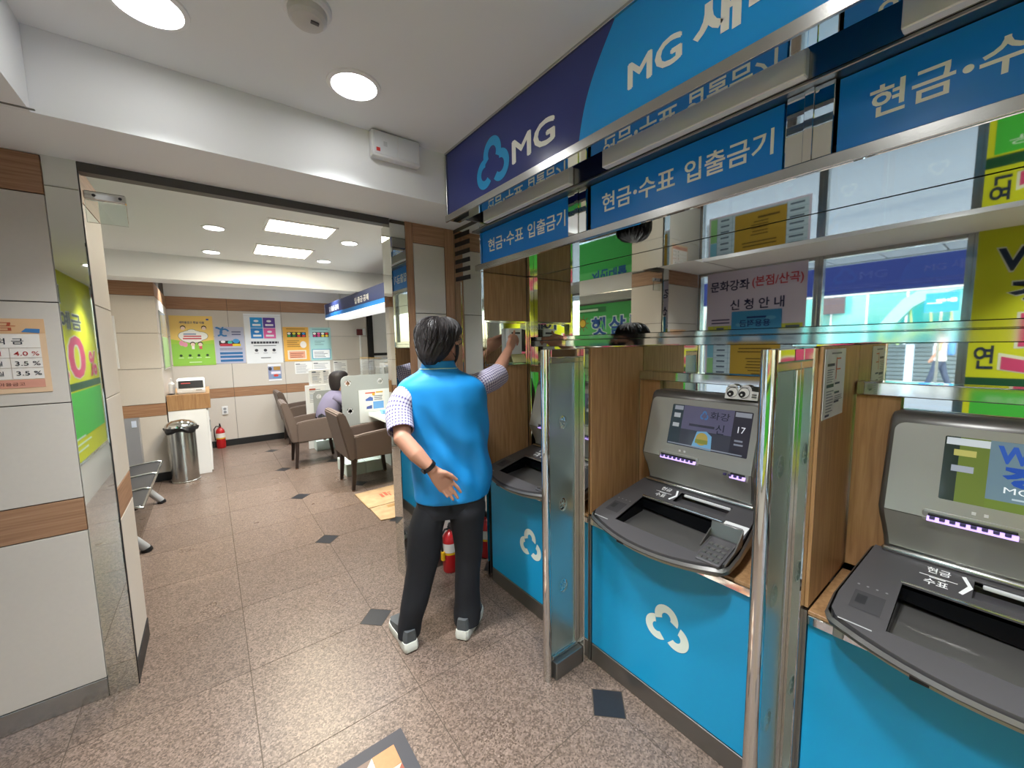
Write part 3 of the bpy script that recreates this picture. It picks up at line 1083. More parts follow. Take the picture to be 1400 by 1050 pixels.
def machine(label):
    r = thing('cash_machine', label, 'cash machine', (FX, C0, 0.74), 'cash machines')
    # desk with pocket, tray openings
    pocket = [(1.322, -0.182), (1.322, 0.172), (1.522, 0.172), (1.522, -0.182)]
    tray = [(1.553, -0.17), (1.553, 0.045), (1.628, 0.045), (1.628, -0.17)]
    b = B()
    b.m(M['atmdark'])
    b.holed(lip_outline(-0.006), [pocket, tray], lambda x, y: V((x, C0 + y, SH(x))), (0, 0, -0.014))
    d = b.build('desk_top', None, r, smooth=25)
    b = B()
    o1 = [V((x, C0 + y, SH(x) - 0.006)) for x, y in lip_outline(0.0)]
    o2 = [V((x, C0 + y, SH(x) - 0.014)) for x, y in lip_outline(0.006)]
    o3 = [V((x, C0 + y, 0.765 + 0.12 * (x - 1.262))) for x, y in lip_outline(0.003)]
    o4 = [V((x, C0 + y, 0.757 + 0.10 * (x - 1.262))) for x, y in lip_outline(-0.012)]
    b.loft([o1, o2, o3, o4], cap=False)
    b.loft([o4, [V((x + 0.005, C0 + y, 0.757 + 0.10 * (x - 1.262))) for x, y in lip_outline(-0.03)]], cap=True)
    b.build('desk_rim', M['atmlip'], r)
    b = B()
    b.loft([[V((x, C0 + y, z + 0.1 * (x - 1.262))) for x, y in lip_outline(g)] for g, z in ((-0.018, 0.757), (-0.018, 0.742), (-0.03, 0.742))], cap=False)
    b.build('under_strip', mat('machine_beige', 'A8A69C', 0.45), r)
    b = B(); b.box((1.262, C0 + 0.085, 0.742), (1.30, C0 + 0.118, 0.7555)); b.build('under_catch', M['black'], r)
    # pocket with sloping floor
    b = B()
    for (xa, ya), (xb, yb) in zip(pocket, pocket[1:] + pocket[:1]):
        b.face([V((xa, C0 + ya, SH(xa) - 0.004)), V((xb, C0 + yb, SH(xb) - 0.004)), V((xb, C0 + yb, SH(xb) - 0.075)), V((xa, C0 + ya, SH(xa) - 0.05))])
    b.face([V((x, C0 + y, SH(x) - (0.075 if x > 1.4 else 0.05))) for x, y in pocket])
    b.face([V((1.34, C0 - 0.13, SH(1.34) - 0.047)), V((1.34, C0 + 0.03, SH(1.34) - 0.047)), V((1.50, C0 + 0.085, SH(1.5) - 0.068)), V((1.50, C0 - 0.13, SH(1.5) - 0.068))])
    bmesh.ops.recalc_face_normals(b.bm, faces=b.bm.faces[:])
    pk = b.build('note_pocket', mat('pocket_black', '0C0D10', 0.14, spec=0.25), r, flat=True)
    b = B()
    b.loft([[V((x, C0 + y, SH(x) + 0.0012)) for x, y in rrect(1.522, -0.182, 1.527, 0.176, 0.002, 2)], [V((x, C0 + y, SH(x) + 0.004)) for x, y in rrect(1.5225, -0.182, 1.5265, 0.176, 0.0015, 2)]])
    b.build('pocket_edge', M['polish'], pk)
    b = B()
    for (xa, ya), (xb, yb) in zip(tray, tray[1:] + tray[:1]):
        b.face([V((xa, C0 + ya, SH(xa) - 0.003)), V((xb, C0 + yb, SH(xb) - 0.003)), V((xb, C0 + yb, SH(xb) - 0.03)), V((xa, C0 + ya, SH(xa) - 0.012))])
    b.face([V((x, C0 + y, SH(x) - (0.03 if x > 1.6 else 0.012))) for x, y in tray])
    bmesh.ops.recalc_face_normals(b.bm, faces=b.bm.faces[:])
    t = b.build('slip_tray', M['atmdark'], r, flat=True)
    b = B(); b.box((1.618, C0 - 0.165, SH(1.62) - 0.012), (1.628, C0 + 0.03, SH(1.62) - 0.001), 0.003, 2)
    b.build('light_bar', M['plastic'], t)
    # upright body
    prof = [(1.655, 0.884), (1.662, 0.90), (1.660, 0.925), (1.648, 0.965), (1.632, 1.0), (1.622, 1.03), (1.698, 1.292), (1.706, 1.308), (1.722, 1.318), (1.765, 1.320), (1.765, 0.884)]
    secs = []
    for y, sh in ((-0.252, 0.010), (-0.246, 0.002), (-0.238, 0.0), (0.238, 0.0), (0.246, 0.002), (0.252, 0.010)):
        ring = []
        for i, (x, z) in enumerate(prof):
            tp = 1.0 - 0.06 * max(0.0, min(1.0, (1.02 - z) / 0.13))
            zz = z - sh * (1.6 if z > 1.28 else 0)
            ring.append(V((x + (sh if i < 9 else 0), C0 + y * tp, zz)))
        secs.append(ring)
    b = B(); b.loft(secs); b.build('body', M['atmlip'], r, smooth=40)
    # silver face with screen opening
    scr = rrect(-0.212, 0.06, 0.128, 0.243, 0.004, 2)
    out = [q for q in rrect(-0.236, 0.0, 0.236, FLEN - 0.004, 0.026, 6) if q[1] > 0.1] + [(-0.236, -0.002), (0.236, -0.002)]
    b = B()
    nrm = V((-(FACE_B - FACE_A).z, 0, (FACE_B - FACE_A).x)).normalized()
    b.holed([(y, t) for y, t in out], [scr], lambda y, t: face_pt(y, t / FLEN, 0.006), -nrm * 0.006)
    b.build('face_plate', M['atmgrey'], r, flat=True)
    # scooped lower face
    sp = [(1.6225, 1.027), (1.632, 0.998), (1.648, 0.963), (1.660, 0.925), (1.6625, 0.905)]
    b = B()
    b.loft([[V((x - 0.005, C0 + s * 0.2365 * (1 - 0.06 * max(0, (1.02 - z) / 0.13)), z)) for x, z in sp] for s in (-1, 1)], cap=False, closed=False)
    b.build('scoop', M['atmgrey'], r, smooth=60)
    b = B(); b.tube([(1.650, C0 - 0.232, 0.893), (1.650, C0 + 0.232, 0.893)], 0.0085, 12); b.build('base_moulding', M['steel'], r)
    b = B()
    for k in range(3):
        for q in range(2):
            b.box((1.645, C0 + 0.198 - 0.011 * k, 0.958 + 0.008 * q), (1.655, C0 + 0.203 - 0.011 * k, 0.963 + 0.008 * q))
    b.build('speaker_holes', M['black'], r)
    # lit slots
    for ya, yb, zc, big in ((0.155, -0.03, 1.036, True), (-0.150, -0.228, 1.018, False)):
        b = B()
        rw = [V((1.6195 - 0.0015, C0 + y, z)) for y, z in rrect(min(ya, yb), zc - 0.018, max(ya, yb), zc + 0.018, 0.008)]
        rv = [V((1.640, p.y, p.z)) for p in rw]
        inn = [V((1.6165, C0 + y, z)) for y, z in rrect(min(ya, yb) + 0.003, zc - 0.015, max(ya, yb) - 0.003, zc + 0.015, 0.007)]
        b.loft([rv, rw, inn])
        s = b.build('slot_surround', M['atmgrey'], r)
        b = B(); b.box((1.611, C0 + min(ya, yb) + 0.012, zc + 0.002), (1.617, C0 + max(ya, yb) - 0.012, zc + 0.010), 0.002); b.build('slot_mouth', M['black'], s)
        b = B()
        b.obox((1.608, C0 + min(ya, yb) + 0.010, zc - 0.012), (0, max(ya, yb) - min(ya, yb) - 0.02, 0), (0.007, 0, 0.013), (0.002, 0, -0.001), 0.001)
        lt = b.build('slot_light', M['slotlight'], s)
        for q in range(8 if big else 4):
            b = B(); yy = min(ya, yb) + 0.022 + 0.0195 * q
            b.box((1.6065, C0 + yy, zc - 0.006), (1.615, C0 + yy + 0.011, zc + 0.003), 0.001); b.build('slot_tooth', mat('slot_tooth', '4C4470', 0.4), s)
    b = B()
    for k in range(2):
        b.box((1.6235, C0 + 0.055 - 0.022 * k, 1.064), (1.626, C0 + 0.063 - 0.022 * k, 1.072))
    b.build('slot_marks', M['plastic'], r)
    b = B(); b.box((1.6475, C0 - 0.205, 0.955), (1.656, C0 - 0.065, 0.970), 0.003); b.build('recess_grip', M['atmdark'], r)
    # keypad with shield
    kx0, kx1, ky0, ky1 = 1.292, 1.418, -0.275, -0.192
    b = B()
    b.loft([[V((x, C0 + y, SH(x) + dz)) for x, y in rrect(kx0 + e, ky0 + e, kx1 - e, ky1 - e, 0.006, 3)] for e, dz in ((0, -0.002), (0, 0.006), (0.003, 0.008))])
    kp = b.build('keypad', M['atmdark'], r)
    for i in range(4):
        for j in range(4):
            b = B()
            x, y = kx0 + 0.016 + 0.025 * i, ky1 - 0.013 - 0.0185 * j
            b.loft([[V((x + u * q, C0 + y + v * q, SH(x) + h)) for u, v in ((-0.009, -0.007), (0.009, -0.007), (0.009, 0.007), (-0.009, 0.007))] for q, h in ((1, 0.0075), (0.9, 0.0105))])
            b.build('key', M['atmlip'], kp)
    b = B()
    b.obox((1.432, C0 - 0.285, SH(1.43)), (0, 0.11, 0), (0.012, 0, 0.055), (0.006, 0, 0), 0.002)
    b.prism([(1.432, C0 - 0.288, SH(1.43)), (1.444, C0 - 0.288, SH(1.43) + 0.055), (1.38, C0 - 0.288, SH(1.38) + 0.012), (1.31, C0 - 0.288, SH(1.31) + 0.006), (1.31, C0 - 0.288, SH(1.31))], (0, 0.004, 0))
    b.prism([(1.432, C0 - 0.178, SH(1.43)), (1.438, C0 - 0.178, SH(1.43) + 0.028), (1.36, C0 - 0.178, SH(1.36) + 0.006), (1.36, C0 - 0.178, SH(1.36))], (0, 0.004, 0))
    b.build('keypad_shield', M['atmlip'], r)
    pl = Plane((1.47, C0 - 0.185, SH(1.47)), (0, -1, 0), V((1, 0, 0.25)), V((-0.25, 0, 1)))
    pr = Print(pl, 0.001); pr.c('E9EAE8').rect(0, 0, 0.085, 0.07); pr.up().c('8A8A90').lines(0.01, 0.01, 0.075, 0.06, 5, 0.3)
    pr.build('instruction_label', None, r, label='small white label beside the keypad')
    # printed legends on the desk
    pl = Plane((1.535, C0 + 0.135, SH(1.535)), (0, -1, 0), V((1, 0, 0.25)), V((-0.25, 0, 1)))
    pr = Print(pl, 0.001); pr.m(M['letter'])
    pr.text('현금', 0.0, 0.072, 0.047, 0.026, 0.012); pr.text('수표', 0.0, 0.018, 0.047, 0.026, 0.012)
    pr.rect(-0.012, 0.055, 0.062, 0.0575); pr.rect(0.008, 0.050, 0.04, 0.0535)
    pr.poly([(0.066, 0.095), (0.074, 0.098), (0.090, 0.056), (0.080, 0.060)]); pr.poly([(0.090, 0.056), (0.074, 0.018), (0.066, 0.022), (0.080, 0.060)])
    pr.build('legend', None, r)
    pl = Plane((1.30, C0 + 0.265, SH(1.30)), (0, -1, 0), V((1, 0, 0.25)), V((-0.25, 0, 1)))
    pr = Print(pl, 0.001); pr.c('A9A9A8'); pr.rect(0.0, 0.0, 0.07, 0.004)
    pr.build('legend_line', None, r)
    pr = Print(pl, 0.001)
    pr.c('3F3E40').rect(0.01, 0.06, 0.075, 0.135); pr.up().c('2A2A2C').rect(0.018, 0.085, 0.04, 0.12)
    pr.c('8A8A8A')
    for k in range(4):
        pr.disc(0.012 + 0.02 * k, 0.16, 0.003)
    pr.build('icon_label', None, r)
    return r

def screen_plane():
    """plane of the screen glass of the middle machine"""
    o = face_pt(0.1285, 0.0595 / FLEN, 0.0045)
    return Plane(o, (0, -1, 0), (FACE_B - FACE_A), V((-(FACE_B - FACE_A).z, 0, (FACE_B - FACE_A).x)))

scr_mat = mat('screen_glass', '0C0E12', 0.03, spec=0.9, coat=0.6)
def screen(root, dy, kind):
    pl = screen_plane()
    pl.o = pl.o + V((0, dy, 0))
    W, Hh = 0.342, 0.148; S_ = 0.185 / 0.148
    b = B(); b.obox(pl.at(-0.002, -0.002, -0.006), pl.u * (W + 0.004), pl.v * (0.185 + 0.004), pl.n * 0.006)
    s = b.build('screen', scr_mat, root, flat=True)
    def em(c, e=0.3):
        return mat('screen_%s_%d' % (c, e * 100), c, 0.08, emit=e, spec=0.8)
    pl.v = pl.v * S_      # the picture fills the taller glass
    pr = Print(pl, 0.0006, 0.0003)
    if kind == 1:
        pr.m(em('2A333A')).rect(0.0, 0, 0.055, Hh); pr.m(em('33363F')).rect(0.055, 0, 0.27, Hh); pr.m(em('4C4B60')).rect(0.055, 0.062, 0.27, Hh); pr.m(em('2B2B33')).rect(0.27, 0, W, Hh)
        pr.up().m(em('7A7E88')).rect(0.012, 0.128, 0.052, 0.143); pr.rect(0.275, 0.128, 0.335, 0.143)
        pr.m(em('8E9298')).rect(0.014, 0.100, 0.044, 0.116); pr.rect(0.014, 0.066, 0.044, 0.080)
        pr.m(em('3E5F8A')).logo(0.15, 0.118, 0.02)
        pr.m(em('20242E')).text('신', 0.205, 0.062, 0.035, 0.032); pr.text('화강', 0.175, 0.108, 0.08, 0.026)
        pr.m(em('30323C')).rect(0.09, 0.076, 0.20, 0.084)
        pr.m(em('5C88A8')).poly([(0.115, 0.004), (0.20, 0.002), (0.195, 0.05), (0.17, 0.064), (0.13, 0.06)])
        pr.up().m(em('8B7E45')).disc(0.155, 0.036, 0.026, 0.022); pr.m(em('6B6F36')).rect(0.128, 0.02, 0.182, 0.034)
        pr.m(em('C9CDD6')).text('17', 0.292, 0.076, 0.028, 0.02)
        pr.m(em('6E7480')).lines(0.285, 0.035, 0.32, 0.06, 2); pr.lines(0.005, 0.004, 0.33, 0.012, 1, 0.5, 0.05)
    else:
        pr.m(em('26302C')).rect(0, 0, 0.03, Hh); pr.m(em('5C6B34')).rect(0.03, 0, 0.085, Hh); pr.m(em('5E7482')).rect(0.085, 0.02, W, Hh); pr.m(em('5E7034')).rect(0.085, 0, 0.16, 0.02); pr.m(em('5A2B33')).rect(0.16, 0, W, 0.02)
        pr.up().m(em('B4BCC4')).rect(0.004, 0.128, 0.085, 0.144); pr.m(em('A4A05E')).rect(0.02, 0.104, 0.062, 0.118); pr.m(em('8E94A2')).rect(0.018, 0.068, 0.06, 0.082)
        pr.m(em('2B4FA0')).text('W', 0.098, 0.10, 0.06, 0.038, 0.04); pr.m(em('2F7BC8')).text('IN', 0.165, 0.10, 0.05, 0.038, 0.04)  # window banner's reflection painted into the screen picture
        pr.m(em('24479A')).text('정', 0.11, 0.052, 0.085, 0.045, 0.05); pr.m(em('D3DADF')).text('MG ONE', 0.115, 0.038, 0.12, 0.013)
        pr.m(em('9FB0BA')).lines(0.13, 0.026, 0.24, 0.032, 1, 0.6, 0.1)
    pr.build('picture', None, s)
    return s

cm = machine('grey cash machine with screen and keypad in the middle bay')
cm2 = dup(cm, (0, 0.85, 0), 'grey cash machine in the far bay, beside the standing man')
cm3 = dup(cm, (0, -0.85, 0), 'grey cash machine in the nearest bay, cut by the right frame edge')
screen(cm, 0.0, 1)
screen(cm2, 0.85, 1)
screen(cm3, -0.85, 2)

# googly-eyes card on top of the middle machine
pl = Plane((1.694, 0.757, 1.312), (0, -1, 0), V((0.28, 0, 1)), V((-1, 0, 0.28)))
b = B()
out = [(0, 0), (0.125, 0), (0.125, 0.035), (0.098, 0.037)]
out += [(0.075 + 0.025 * math.cos(math.radians(a)), 0.034 + 0.027 * math.sin(math.radians(a))) for a in range(10, 171, 20)]
out += [(0.025 + 0.025 * math.cos(math.radians(a)), 0.034 + 0.027 * math.sin(math.radians(a))) for a in range(10, 171, 20)]
b.prism([pl.at(x, y, 0) for x, y in out], -pl.n * 0.002)
ey = b.build('eyes_card', M['paper'], flat=True)
tag(ey, 'white cut-out card with two cartoon eyes stuck on the middle machine', 'card')
pr = Print(pl)
for x in (0.027, 0.073):
    pr.c('1A1A1A').disc(x, 0.027, 0.0215, 0.022); pr.up().c('F4F4F0').disc(x + 0.001, 0.027, 0.0195, 0.020); pr.up().c('111111').disc(x - 0.005, 0.021, 0.0125); pr.up().c('F4F4F0').disc(x - 0.007, 0.0185, 0.004)
pr.c('333333').lines(0.008, 0.047, 0.092, 0.053, 1, 0.4, 0.1); pr.lines(0.104, 0.01, 0.123, 0.03, 2, 0.4, 0.1)
pr.build('print', None, ey)

# notice on the wooden side of the nearest bay
pl = Plane((1.388, 0.3478, 1.315), (1, 0, 0), (0, 0, 1), (0, -1, 0))
nt_ = sheet('notice', 'white instruction notice on the wooden side of the nearest bay', 'notice', pl, 0.205, 0.205, 'D6D9DC', 0.001)
pr = Print(pl)
pr.c('2A3558').rect(0.02, 0.155, 0.09, 0.163); pr.rect(0.02, 0.092, 0.09, 0.102); pr.rect(0.10, 0.098, 0.15, 0.104); pr.rect(0.10, 0.07, 0.15, 0.076); pr.rect(0.02, 0.006, 0.06, 0.013); pr.rect(0.10, 0.042, 0.15, 0.048)
pr.c('C8622A').rect(0.105, 0.115, 0.111, 0.18); pr.rect(0.111, 0.174, 0.15, 0.178); pr.rect(0.111, 0.142, 0.15, 0.146)
pr.c('747A88').lines(0.02, 0.108, 0.09, 0.15, 6, 0.35); pr.lines(0.02, 0.02, 0.09, 0.088, 8, 0.35); pr.lines(0.10, 0.05, 0.19, 0.068, 3, 0.35); pr.lines(0.05, 0.19, 0.17, 0.2, 1, 0.5)
pr.build('print', None, nt_)
# small clear clip on the counter edge of the nearest bay
b = B(); b.box((1.362, 0.262, 0.70), (1.3675, 0.286, 0.752), 0.002)
tag(b.build('edge_clip', mat('clear_plastic', 'E8EEEE', 0.15, trans=0.6)), 'small clear plastic clip on the steel counter edge of the nearest bay', 'clip')

# ================================================================== LOBBY FIXTURES
# rate poster on the left wall
pl = Plane((-0.842, 2.4175, 1.392), (1, 0, 0.0), (0, 0, 1), (0, -1, 0))
po = sheet('rate_poster', 'peach interest rate poster on the left wall, cut by the frame edge', 'poster', pl, 0.325, 0.292, 'E3C2A0', 0.0015)
pr = Print(pl)
pr.c('DDB48A').rect(0, 0.235, 0.325, 0.292).c('EFE9E2').rect(0.012, 0.055, 0.308, 0.232).c('D99A86').rect(0.012, 0.02, 0.308, 0.052)
pr.up().c('B4553A').text('적금', 0.06, 0.244, 0.19, 0.035); pr.c('3F78B0').poly([(0.262, 0.24), (0.31, 0.236), (0.312, 0.252), (0.275, 0.254)])
pr.c('3A3A44').text('적 금', 0.19, 0.192, 0.075, 0.024, 0.01)
for k, (a, c) in enumerate((('4.0 %', 'B03A3A'), ('3.5 %', '33333C'), ('3.5 %', '33333C'))):
    y = 0.147 - 0.039 * k
    pr.c('B9A99C').rect(0.012, y + 0.030, 0.308, y + 0.0315)
    pr.c(c).text(a, 0.236, y, 0.066, 0.017, 0.006)
    pr.c(c).text('월', 0.185, y, 0.02, 0.018, 0.006)
pr.c('B9A99C').rect(0.225, 0.058, 0.2265, 0.178)
pr.c('5A3030').text('새마을금고', 0.17, 0.029, 0.085, 0.013)
pr.build('print', None, po)

# emergency lighting unit
em_ = thing('emergency_unit', 'white emergency light unit high on the beam above the opening', 'emergency light', (0.816, 2.0, 2.47))
b = B(); b.box((0.693, 1.972, 2.467), (0.939, 2.019, 2.588), 0.008, 2); b.build('housing', M['plastic'], em_)
b = B(); b.box((0.704, 1.9695, 2.478), (0.818, 1.973, 2.580), 0.002); b.build('left_cover', mat('cover_white', 'DDE0E4', 0.35), em_)
b = B(); b.box((0.822, 1.9695, 2.478), (0.931, 1.973, 2.580), 0.002); b.build('right_cover', MATS['cover_white'], em_)
b = B(); b.box((0.712, 1.9685, 2.489), (0.730, 1.9698, 2.506)); b.build('red_label', flat('D23A33'), em_, label='small red label')
b = B(); b.box((0.748, 1.9685, 2.518), (0.766, 1.9698, 2.540)); b.build('sensor', flat('C4C8CC'), em_)

# smoke detector
sd = thing('smoke_detector', 'round white smoke detector on the lobby ceiling at the frame top', 'smoke detector', (0.318, 1.418, 2.59))
b = B(); b.lathe([(0.070, 0.0), (0.070, -0.012), (0.062, -0.018)], (0.318, 1.418, 2.592), 32); b.build('base', M['plastic'], sd)
b = B(); b.lathe([(0.056, -0.016), (0.054, -0.036), (0.044, -0.046), (0.020, -0.050), (0.0001, -0.050)], (0.318, 1.418, 2.592), 32, cap=False); b.build('cap', mat('detector_cap', 'C9C6C2', 0.5), sd)
b = B(); b.box((0.322, 1.395, 2.538), (0.345, 1.405, 2.5425)); b.build('lens', M['atmdark'], sd)

# fire extinguishers
def extinguisher(x, y, z, label, s=1.0, bracket=False):
    t = thing('fire_extinguisher', label, 'fire extinguisher', (x, y, z))
    c = (x, y, z)
    b = B(); b.lathe([(0.058 * s, 0.0), (0.064 * s, 0.008 * s), (0.066 * s, 0.02 * s), (0.066 * s, 0.27 * s), (0.060 * s, 0.305 * s), (0.042 * s, 0.335 * s), (0.020 * s, 0.352 * s), (0.016 * s, 0.375 * s)], c, 28); b.build('cylinder', M['red'], t)
    b = B(); b.lathe([(0.0668 * s, 0.185 * s), (0.0668 * s, 0.262 * s)], c, 28, cap=False); lb = b.build('label', flat('E6E0DA'), t, label='white paper band')
    b = B(); b.lathe([(0.0672 * s, 0.165 * s), (0.0672 * s, 0.184 * s)], c, 28, cap=False); b.build('yellow_band', M['yellowp'], t)
    b = B()
    b.box((x - 0.012 * s, y - 0.06 * s, z + 0.378 * s), (x + 0.012 * s, y + 0.022 * s, z + 0.39 * s), 0.002)
    b.obox((x - 0.010 * s, y - 0.055 * s, z + 0.395 * s), (0.02 * s, 0, 0), (0, 0.075 * s, -0.0 * s), (0, -0.02 * s, 0.035 * s), 0.002)
    b.cyl((x, y, z + 0.37 * s), (x, y, z + 0.40 * s), 0.014 * s, 12)
    b.build('valve_handle', M['black'], t)
    b = B(); b.tube([(x - 0.014 * s, y, z + 0.375 * s), (x - 0.05 * s, y - 0.01, z + 0.385 * s), (x - 0.082 * s, y - 0.01, z + 0.34 * s), (x - 0.084 * s, y - 0.01, z + 0.24 * s), (x - 0.076 * s, y - 0.01, z + 0.15 * s)], 0.009 * s, 10); b.build('hose', M['black'], t)
    if bracket:
        b = B(); b.box((x - 0.092 * s, y - 0.028, z + 0.12 * s), (x - 0.064 * s, y + 0.0, z + 0.20 * s), 0.004); b.build('nozzle_clip', M['yellowp'], t, label='yellow clip')
    return t
extinguisher(1.222, 2.335, 0.0, 'red fire extinguisher with yellow clip on the floor behind the man', 0.80, True)
extinguisher(0.052, 7.66, 0.0, 'red fire extinguisher against the far wall of the hall, below the socket', 0.92)

# floor medallion, cut by the lower edge of the picture
fm = thing('floor_medallion', 'square inlaid floor medallion with dark border and marble pieces at the bottom edge', 'floor inlay', (0.2, 1.15, 0.0))
x0, y0, x1, y1 = -0.095, 0.85, 0.508, 1.452
w_ = 0.048
b = B()
b.holed([(x0, y0), (x1, y0), (x1, y1), (x0, y1)], [[(x0 + w_, y0 + w_), (x1 - w_, y0 + w_), (x1 - w_, y1 - w_), (x0 + w_, y1 - w_)]], lambda x, y: V((x, y, 0.0016)), (0, 0, -0.0014))
b.build('border', mat('dark_border_stone', '3E3D42', 0.5), fm, flat=True)
cols = ['B47E55', 'E3D9CB', '8E4B3A', 'C9B49A', '6E5A50', 'D8C6B2']
ix0, iy0, st = x0 + w_, y0 + w_, (x1 - x0 - 2 * w_) / 6
k = 0
for i in range(6):
    for j in range(6):
        a, c_ = ix0 + st * i, iy0 + st * j
        e = 0.0008
        q = [(a + e, c_ + e), (a + st - e, c_ + e), (a + st - e, c_ + st - e), (a + e, c_ + st - e)]
        tri = [(q[0], q[1], q[2]), (q[0], q[2], q[3])] if (i + j) % 2 else [(q[0], q[1], q[3]), (q[1], q[2], q[3])]
        if (i, j) == (5, 5) or (i + 2 * j) % 5 == 0:
            tri = [tuple(q)]
        for t3 in tri:
            b = B(); b.prism([(x, y, 0.0004) for x, y in t3], (0, 0, 0.0011))
            cc = cols[(k * 7 + i * 3 + j) % 6] if (i, j) != (5, 5) else 'B47E55'
            b.build('marble_piece', mat('marble_' + cc.lower(), cc, 0.35, var=0.12, scale=50), fm, flat=True)
            k += 1

# ================================================================== WINDOW POSTERS (read through the mirror)
WX = -1.082
pl = Plane((WX, 2.30, 1.08), (0, -1, 0), (0, 0, 1), (1, 0, 0))
po = sheet('course_poster', 'large pale lilac course notice hanging on the lobby window', 'poster', pl, 0.965, 1.225, 'EFE6F3', 0.0008, None, paper_tr('EFE6F3'))
pr = Print(pl, tr=True)
pr.c('262B50').text('문화강좌', 0.04, 1.015, 0.41, 0.115, 0.02).text('신 청 안 내', 0.26, 0.80, 0.52, 0.115, 0.02)
pr.c('D9474F').text('(본점/산곡)', 0.475, 1.015, 0.46, 0.125, 0.018)
pr.c('565070').lines(0.06, 0.66, 0.26, 0.73, 2, 0.4, 0.1)
pr.c('D9DE5A').rect(0.02, 0.575, 0.945, 0.635).c('8FD4E8').rect(0.02, 0.28, 0.09, 0.57).c('A8E39A').rect(0.02, 0.02, 0.09, 0.275).c('D2E8F0').rect(0.095, 0.02, 0.945, 0.57)
pr.up().c('8CA9BA')
for k in range(8):
    pr.rect(0.095, 0.09 + 0.062 * k, 0.945, 0.093 + 0.062 * k)
for x in (0.09, 0.25, 0.76):
    pr.rect(x, 0.02, x + 0.004, 0.635)
pr.c('5E6E80')
for k in range(8):
    pr.rect(0.13, 0.045 + 0.062 * k, 0.22, 0.062 + 0.062 * k); pr.rect(0.79, 0.045 + 0.062 * k, 0.91, 0.062 + 0.062 * k)
pr.rect(0.12, 0.595, 0.2, 0.615).rect(0.80, 0.595, 0.92, 0.615)
pr.build('print', None, po)
pl = Plane((WX + 0.006, 1.535, 1.12), (0, 1, 0), (0, 0, 1), (1, 0, 0))
po = sheet('savings_poster', 'blue and ochre savings leaflet stuck over the lilac course notice', 'poster', pl, 0.485, 0.745, '4FA8D6', 0.0008, None, paper_tr('4FA8D6'))
pr = Print(pl, tr=True)
pr.c('C9A23A').rect(0, 0, 0.485, 0.42).c('6EC0E4').disc(0.1, 0.66, 0.05, 0.02).disc(0.38, 0.60, 0.06, 0.02)
pr.up().c('24407E').text('용용적금', 0.10, 0.575, 0.30, 0.075, 0.02); pr.lines(0.14, 0.665, 0.33, 0.69, 1, 0.7, 0.05)
pr.c('E8EEF2').rect(0.16, 0.43, 0.34, 0.47).c('3F78C8').disc(0.40, 0.425, 0.03, 0.015)
pr.c('6A5320').lines(0.08, 0.30, 0.42, 0.37, 2, 0.35, 0.1).lines(0.16, 0.10, 0.34, 0.26, 5, 0.3).rect(0.06, 0.055, 0.26, 0.075)
pr.build('print', None, po)
pl = Plane((WX, 0.28, 0.46), (0, -1, 0), (0, 0, 1), (1, 0, 0))
po = sheet('yellow_banner', 'wide yellow savings banner with pink rate figures on the lobby window', 'banner', pl, 2.35, 1.87, 'E6E82A', 0.0008, None, paper_tr('E6E82A'))
pr = Print(pl, tr=True)
yb = -0.46
pr.c('F4F4E0')
pr.text('WIN WIN', 0.09, 2.005 + yb, 0.98, 0.185, 0.05).text('정기예금', 0.155, 1.765 + yb, 1.6, 0.19, 0.06).text('5.0', 0.15, 1.265 + yb, 1.62, 0.46, 0.05).text('%', 1.90, 1.265 + yb, 0.36, 0.3, 0.05)
pr.up().c('25344E').text('WIN WIN', 0.10, 2.015 + yb, 0.96, 0.165, 0.03).text('정기예금', 0.165, 1.775 + yb, 1.58, 0.17, 0.035).text('연', 0.03, 1.305 + yb, 0.10, 0.175, 0.02)
pr.c('E0527E').text('5.0', 0.165, 1.275 + yb, 1.59, 0.44, 0.025).text('%', 1.91, 1.275 + yb, 0.34, 0.28, 0.025)
pr.c('1F5A35').rect(0, 1.165 + yb, 2.35, 1.24 + yb).c('55CE4A').rect(0.035, 0.22, 2.315, 1.15 + yb)
pr.up().c('E8F8E0').text('우대금리 조건', 0.10, 1.05 + yb, 0.7, 0.06, 0.01).lines(0.10, 0.10, 1.7, 0.28, 3, 0.3)
pr.build('print', None, po)
pl = Plane((-1.088, 4.72, 0.95), (0, -1, 0), (0, 0, 1), (1, 0, 0))
po = sheet('green_poster', 'large green loan banner with a sun drawing on the hall window', 'banner', pl, 1.66, 1.17, '3FAE5A', 0.0008, None, paper_tr('3FAE5A'))
pr = Print(pl, tr=True)
pr.c('5FC274').rect(0, 0.45, 1.66, 0.95).c('2C7E48').rect(0.05, 1.05, 0.95, 1.13)
pr.up().c('D9F0DA').rect(0.10, 1.075, 0.80, 1.105)
pr.c('DDEFF6')
for s, x in (('햇', 0.66), ('살', 0.99), ('론', 1.32)):
    pr.text(s, x, 0.695, 0.315, 0.30, 0.07)
pr.up().c('2457A6')
for s, x in (('햇', 0.675), ('살', 1.005), ('론', 1.335)):
    pr.text(s, x, 0.71, 0.285, 0.27, 0.03)
pr.c('8A5A2A')
for k in range(9):
    a = 2 * PI * k / 9
    pr.poly([(0.50 + 0.085 * math.cos(a - 0.12), 0.90 + 0.085 * math.sin(a - 0.12)), (0.50 + 0.085 * math.cos(a + 0.12), 0.90 + 0.085 * math.sin(a + 0.12)), (0.50 + 0.14 * math.cos(a), 0.90 + 0.14 * math.sin(a))])
pr.arc(0.50, 0.90, 0.055, 0.072, 0, 360); pr.c('E8C84A').disc(0.50, 0.90, 0.055)
pr.c('2457A6').text('서민대출', 0.68, 0.44, 0.62, 0.16, 0.03)
pr.build('print', None, po)
